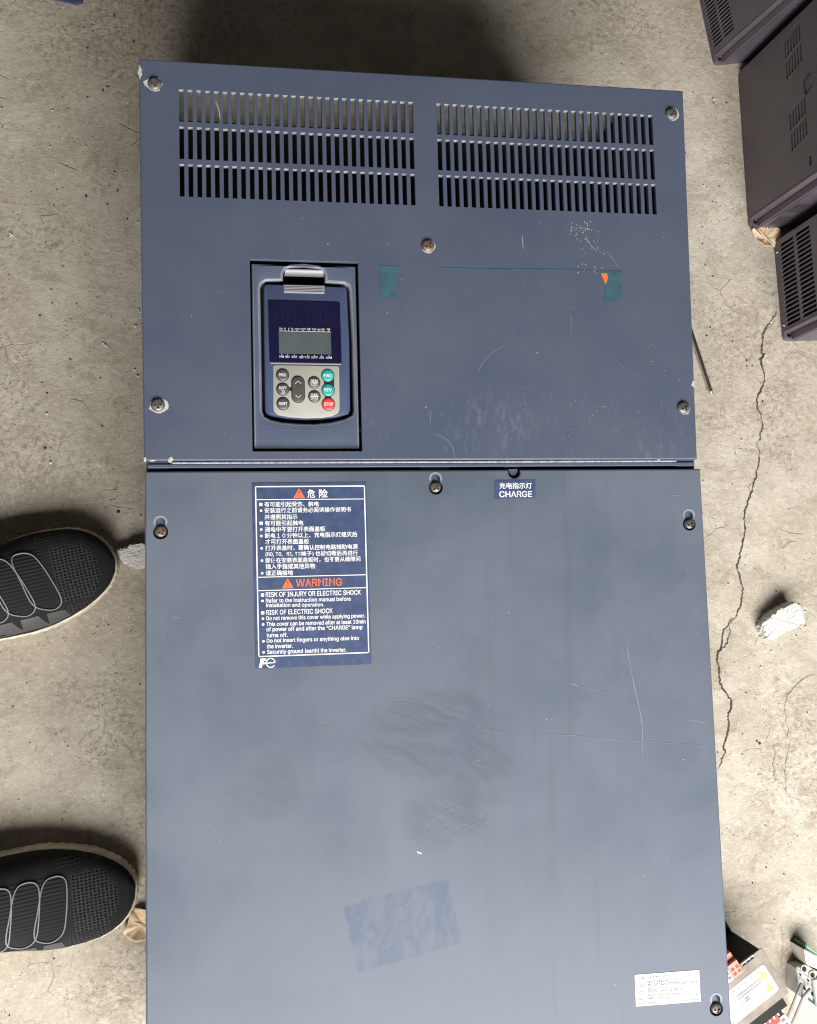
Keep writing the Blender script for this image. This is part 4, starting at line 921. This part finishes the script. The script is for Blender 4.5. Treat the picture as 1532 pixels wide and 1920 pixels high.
for px, py, r in beads:
    p = P(px, py, 0.001); rr = r / PXM(0); o = bpy.data.objects.new('foam_bead', bead_me); COL.objects.link(o); o.scale = (rr, rr * random.uniform(.8, 1.1), rr * .8); o.location = (p.x, p.y, rr * .78)
    tag(o, 'tiny white foam bead on the concrete floor', 'foam bead', 'foam beads scattered on the floor')

# blue metal cover whose corner shows beyond the far end
z = 0.004; bm = prism(quadpx(((104, -3), (141, 6), (155, 3.5), (156, -60), (150, -240), (-160, -240), (-160, -60)), z), 0.0, z, 0.001)
bc = obj('blue_metal_cover', bm, M['bluemetal']); tag(bc, 'blue sheet metal cover lying on floor beyond the vents', 'metal cover')

# ------------------------------------------------------------------ power module with label, bottom right
ZM = 0.088
A, B, C = P(1428, 1777, ZM), P(1480, 1861, ZM), P(1378.5, 1919, ZM)
e1 = (B - A); wid = e1.length; e1.normalize(); e2 = Vector((e1.y, -e1.x, 0)); 
if e2.dot(C - B) < 0: e2 = -e2
LM = 0.122
F = Matrix(((e2.x, e1.x, 0, A.x), (e2.y, e1.y, 0, A.y), (0, 0, 1, 0), (0, 0, 0, 1)))     # local x: along e2, y: along e1
mod = empty('trigger_module', (F @ Vector((LM / 2, wid / 2, 0))).to_tuple(), 'dull metal power module with white data label and red terminals beside the drive', 'power module')
def mobj(name, bm, m, par=None): bmesh.ops.transform(bm, matrix=F, verts=bm.verts); return obj(name, bm, M[m], par or mod)
bm = BM(); box(bm, 0, 0, ZM - 0.0015, LM, wid, ZM, bev=0.0005); top_pl = mobj('top_plate', bm, 'modplate')
bm = BM(); box(bm, 0.001, 0.004, 0.0, LM - .001, wid - 0.004, ZM - 0.0018); mobj('case', bm, 'blackp')
bm = BM(); box(bm, 0.002, wid - 0.0036, 0.03, LM, wid - 0.0016, ZM - 0.0017); mobj('side_flange', bm, 'modplate')
bm = BM(); lathe(bm, [(0, .055), (.010, .054), (.011, .050), (.011, 0), (0, 0)], (0.040, -0.010, 0.0), 20); mobj('capacitor', bm, 'blackp')
bm = BM(); box(bm, 0.0, -0.022, 0.0, LM, 0.0035, 0.010); mobj('base_board', bm, 'blackp')
def term(x, m, hm, y0=-0.008, y1=0.006):
    bm = BM(); box(bm, x, y0 - .008, 0.03, x + 0.0135, y1, ZM - 0.004, bev=0.0006); box(bm, x, y0, ZM - 0.004, x + 0.0135, y1 + .002, ZM + 0.002, bev=0.0006); tb = mobj('terminal_block', bm, m)
    bm = BM()
    for i in range(2):
        prism(circle(x + 0.0036 + i * .0062, y0 + 0.0065, 0.0021, 12), ZM + 0.0018, ZM + 0.0023, 0, bm); prism(R4(x + 0.0016 + i * .0062, y0 + 0.0105, x + 0.0056 + i * .0062, y0 + 0.0135), ZM + 0.0018, ZM + 0.0023, 0, bm)
    mobj('terminal_openings', bm, hm, tb)
term(0.0325, 'redp', 'darkred'); term(0.0465, 'white_p', 'greyprint'); term(0.0605, 'redp', 'darkred')
bm = BM(); box(bm, 0.0135, 0.0005, ZM - 0.001, 0.031, 0.0035, ZM + 0.0012); mobj('header_slot', bm, 'blackp')
bm = BM(); box(bm, 0.0135, -0.0006, ZM - 0.001, 0.031, 0.0004, ZM + 0.002)
for i in range(4): box(bm, 0.0138 + i * .0055, 0.0005, ZM + .0013, 0.0144 + i * .0055, 0.0018, ZM + 0.002)
mobj('header', bm, 'white_p')
# lower side connectors
bm = BM(); box(bm, 0.008, wid + 0.0008, 0.03, LM, wid + 0.015, ZM - 0.007, bev=0.0005); cn = mobj('connector', bm, 'blackp')
for i in range(16):
    bm = BM(); x = 0.014 + i * .0064; box(bm, x, wid + .0152, 0.035, x + .0014, wid + .0215, ZM - .013); mobj('pin', bm, 'alu', cn)
bm = BM(); box(bm, 0.020, wid + .022, 0.02, LM, wid + .034, ZM - 0.022, bev=.0006); rb = mobj('lower_terminal_block', bm, 'darkred')
for i, m in ((0, 'white_p'), (1, 'yellow'), (2, 'redp'), (3, 'white_p'), (4, 'redp')):
    bm = BM(); x = 0.010 + i * .0115; box(bm, x, wid + .0345, 0.0, x + .011, wid + .052, ZM - 0.030, bev=.0006); tb = mobj('terminal', bm, m)
    bm = BM(); box(bm, x + .003, wid + .038, ZM - .0302, x + .008, wid + .041, ZM - .0295); prism(circle(x + .0055, wid + .047, .0026, 12), ZM - .0302, ZM - .0294, 0, bm); mobj('terminal_openings', bm, 'greyprint', tb)
# data label
C5 = lambda cx, cy: (1360 + cx / 12.767, 1800 + cy / 12.767)
Fi = F.inverted()
def m2(cx, cy): p = P(*C5(cx, cy), ZM); q = Fi @ p; return (q.x, q.y)
lq = [m2(910, 88), m2(1290, 705)]; ly0, ly1 = lq[0][1], lq[1][1]; lx0 = (lq[0][0] + lq[1][0]) / 2; lx1 = lx0 + 0.0665
lab = mobj('data_label', prism(rrect(lx0, ly0, lx1, ly1, 0.003), ZM + .0001, ZM + .0004), 'paper')
zt = ZM + 0.0006; bm = BM(); bl = BM(); hh = ly1 - ly0
def lt(b, s, xa, xb, yf, hf):   # text runs from the far (left) end towards the triangles: x decreasing
    text(b, s, (lx0 + xb, ly0 + yf * hh), (lx0 + xa, ly0 + yf * hh), hf * hh, zt)
lt(bm, '智能移相调压模块', 0.014, 0.052, .12, .075)
lt(bm, '输入 AC 380V 50Hz', 0.013, 0.052, .23, .06)
for y0_, y1_ in ((.29, .36), (.39, .46)): poly(bl, R4(lx0 + .0125, ly0 + y0_ * hh, lx0 + .047, ly0 + y1_ * hh), zt)
lt(bm, '控制方式', 0.0145, 0.022, .50, .06); lt(bm, '负载 电流', 0.0145, 0.030, .58, .055); lt(bm, '0-10V 4-20mA', .0335, .052, .55, .06); lt(bm, 'DC 12V', .0335, .047, .63, .06); lt(bm, '电源 CON', 0.0335, 0.052, .71, .055)
for y0_, xa, xb in ((.52, .034, .040), (.60, .034, .040)): poly(bl, R4(lx0 + xa, ly0 + y0_ * hh, lx0 + xb, ly0 + (y0_ + .05) * hh), zt)
lt(bm, '使用前请阅读产品说明书 注意散热', .012, .062, .86, .055); lt(bm, '正常运行', .055, .063, .74, .05); lt(bm, '型号规格', .054, .063, .36, .05)
bmesh.ops.transform(bm, matrix=F, verts=bm.verts); flat_up(bm); obj('label_text', bm, M['palegrey'], lab, recalc=False)
bmesh.ops.transform(bl, matrix=F, verts=bl.verts); flat_up(bl); obj('label_bars', bl, M['palegrey'], lab, recalc=False)
for q in (((835, 270), (1020, 370), (840, 500)), ((995, 548), (1180, 650), (1005, 785))):
    pts = [P(*C5(*a), ZM) for a in q]; bm = BM(); poly(bm, pts, zt); flat_up(bm); tri = obj('hazard_triangle', bm, M['yellow'], lab, recalc=False)
    bm = BM()
    for i in range(3): line(bm, pts[i], pts[(i + 1) % 3], 0.0004, zt + .0001)
    c = sum(pts, Vector()) / 3; line(bm, c + e2 * .0016 - e1 * .001, c, .0004, zt + .0001); line(bm, c, c - e2 * .0016 + e1 * .0008, .0004, zt + .0001)
    flat_up(bm); obj('triangle_outline', bm, M['olive'], lab, recalc=False)

# ------------------------------------------------------------------ relay with wires at the right edge
C6 = lambda cx, cy: (1470 + cx / 10.66, 1740 + cy / 10.66)
ZR = 0.022
def hexa(name, top, m, par, zb=0.0):
    """solid under a four-cornered (possibly sloping) top face"""
    bm = BM(); t = [bm.verts.new(p) for p in top]; q = [bm.verts.new((p.x, p.y, zb)) for p in top]
    bm.faces.new(t); bm.faces.new(q[::-1])
    for i in range(4): bm.faces.new((t[i], t[(i + 1) % 4], q[(i + 1) % 4], q[i]))
    bmesh.ops.bevel(bm, geom=bm.edges[:], offset=0.0008, segments=2, affect='EDGES'); return obj(name, bm, M[m], par)
ta, tb_, tc_, td = P(*C6(243, 792), ZR), P(*C6(570, 1030), ZR), P(*C6(640, 1590), ZR + .012), P(*C6(330, 1370), ZR + .012)
rel = empty('relay_socket', ((ta + tc_) / 2).to_tuple()[:2] + (0,), 'white terminal relay socket with green end and two grey wires', 'relay')
hexa('terminal_body', (ta, tb_, tc_, td), 'white_p', rel)
hexa('relay_body', (P(*C6(576, 1034), ZR + .004), P(*C6(900, 960), ZR + .004), P(*C6(960, 1540), ZR + .016), P(*C6(646, 1590), ZR + .016)), 'white_p', rel)
hexa('socket_base', (P(*C6(408, 425), ZR + .012), P(*C6(760, 640), ZR + .012), P(*C6(850, 900), ZR + .008), P(*C6(455, 735), ZR + .008)), 'beige_p', rel)
hexa('green_end', (P(*C6(440, 325), ZR + .010), P(*C6(760, 540), ZR + .010), P(*C6(770, 610), ZR + .009), P(*C6(440, 395), ZR + .009)), 'green', rel, 0.004)
hexa('wall_shoulder', (P(*C6(243, 788), ZR - .0005), P(*C6(460, 748), ZR - .0005), P(*C6(760, 930), ZR - .0005), P(*C6(575, 1028), ZR - .0005)), 'beige_p', rel)
def bil(u, v, lift=0.0): p = (ta * (1 - u) + tb_ * u) * (1 - v) + (td * (1 - u) + tc_ * u) * v; return p + Vector((0, 0, lift))
def patch(name, u0, v0, u1, v1, m, lift=0.0006):
    bm = BM(); bm.faces.new([bm.verts.new(bil(u, v, lift)) for u, v in ((u0, v0), (u1, v0), (u1, v1), (u0, v1))]); flat_up(bm); return obj(name, bm, M[m], rel, recalc=False)
for px, py in ((398, 812), (565, 935)):
    c = P(*C6(px, py), ZR + .0008); bm = BM(); lathe(bm, [(.0030, -.001), (.0046, -.001), (.0046, .0010), (.0036, .0013), (.0030, .0004)], c, 18); obj('screw_collar', bm, M['beige_p'], rel)
    bm = BM(); lathe(bm, [(0, .0003), (.0029, .0003), (.0029, -.001)], c, 14); obj('screw_hole', bm, M['blackp'], rel)
for u in (0.10, 0.58):
    patch('contact_opening', u + .05, .12, u + .17, .20, 'blackp'); patch('clamp', u + .02, .27, u + .32, .38, 'beige_p'); patch('contact_opening', u + .20, .52, u + .34, .64, 'blackp'); patch('contact_opening', u + .26, .76, u + .32, .80, 'greyprint')
patch('green_tag', .52, .84, .92, .93, 'green')
for s_, mid_, e_ in (((345, 1100), ((255, 1330), (165, 1560)), (60, 1800)), ((520, 1215), ((395, 1370), (285, 1620)), (150, 1940))):
    pts = [P(*C6(*s_), ZR + .012), P(*C6(*mid_[0]), ZR + .014), P(*C6(*mid_[1]), ZR + .004), P(*C6(*e_), .012)]
    bm = BM(); tube(bm, spline(pts, 8), 0.0017, 9); obj('grey_wire', bm, M['wire'], rel, True)
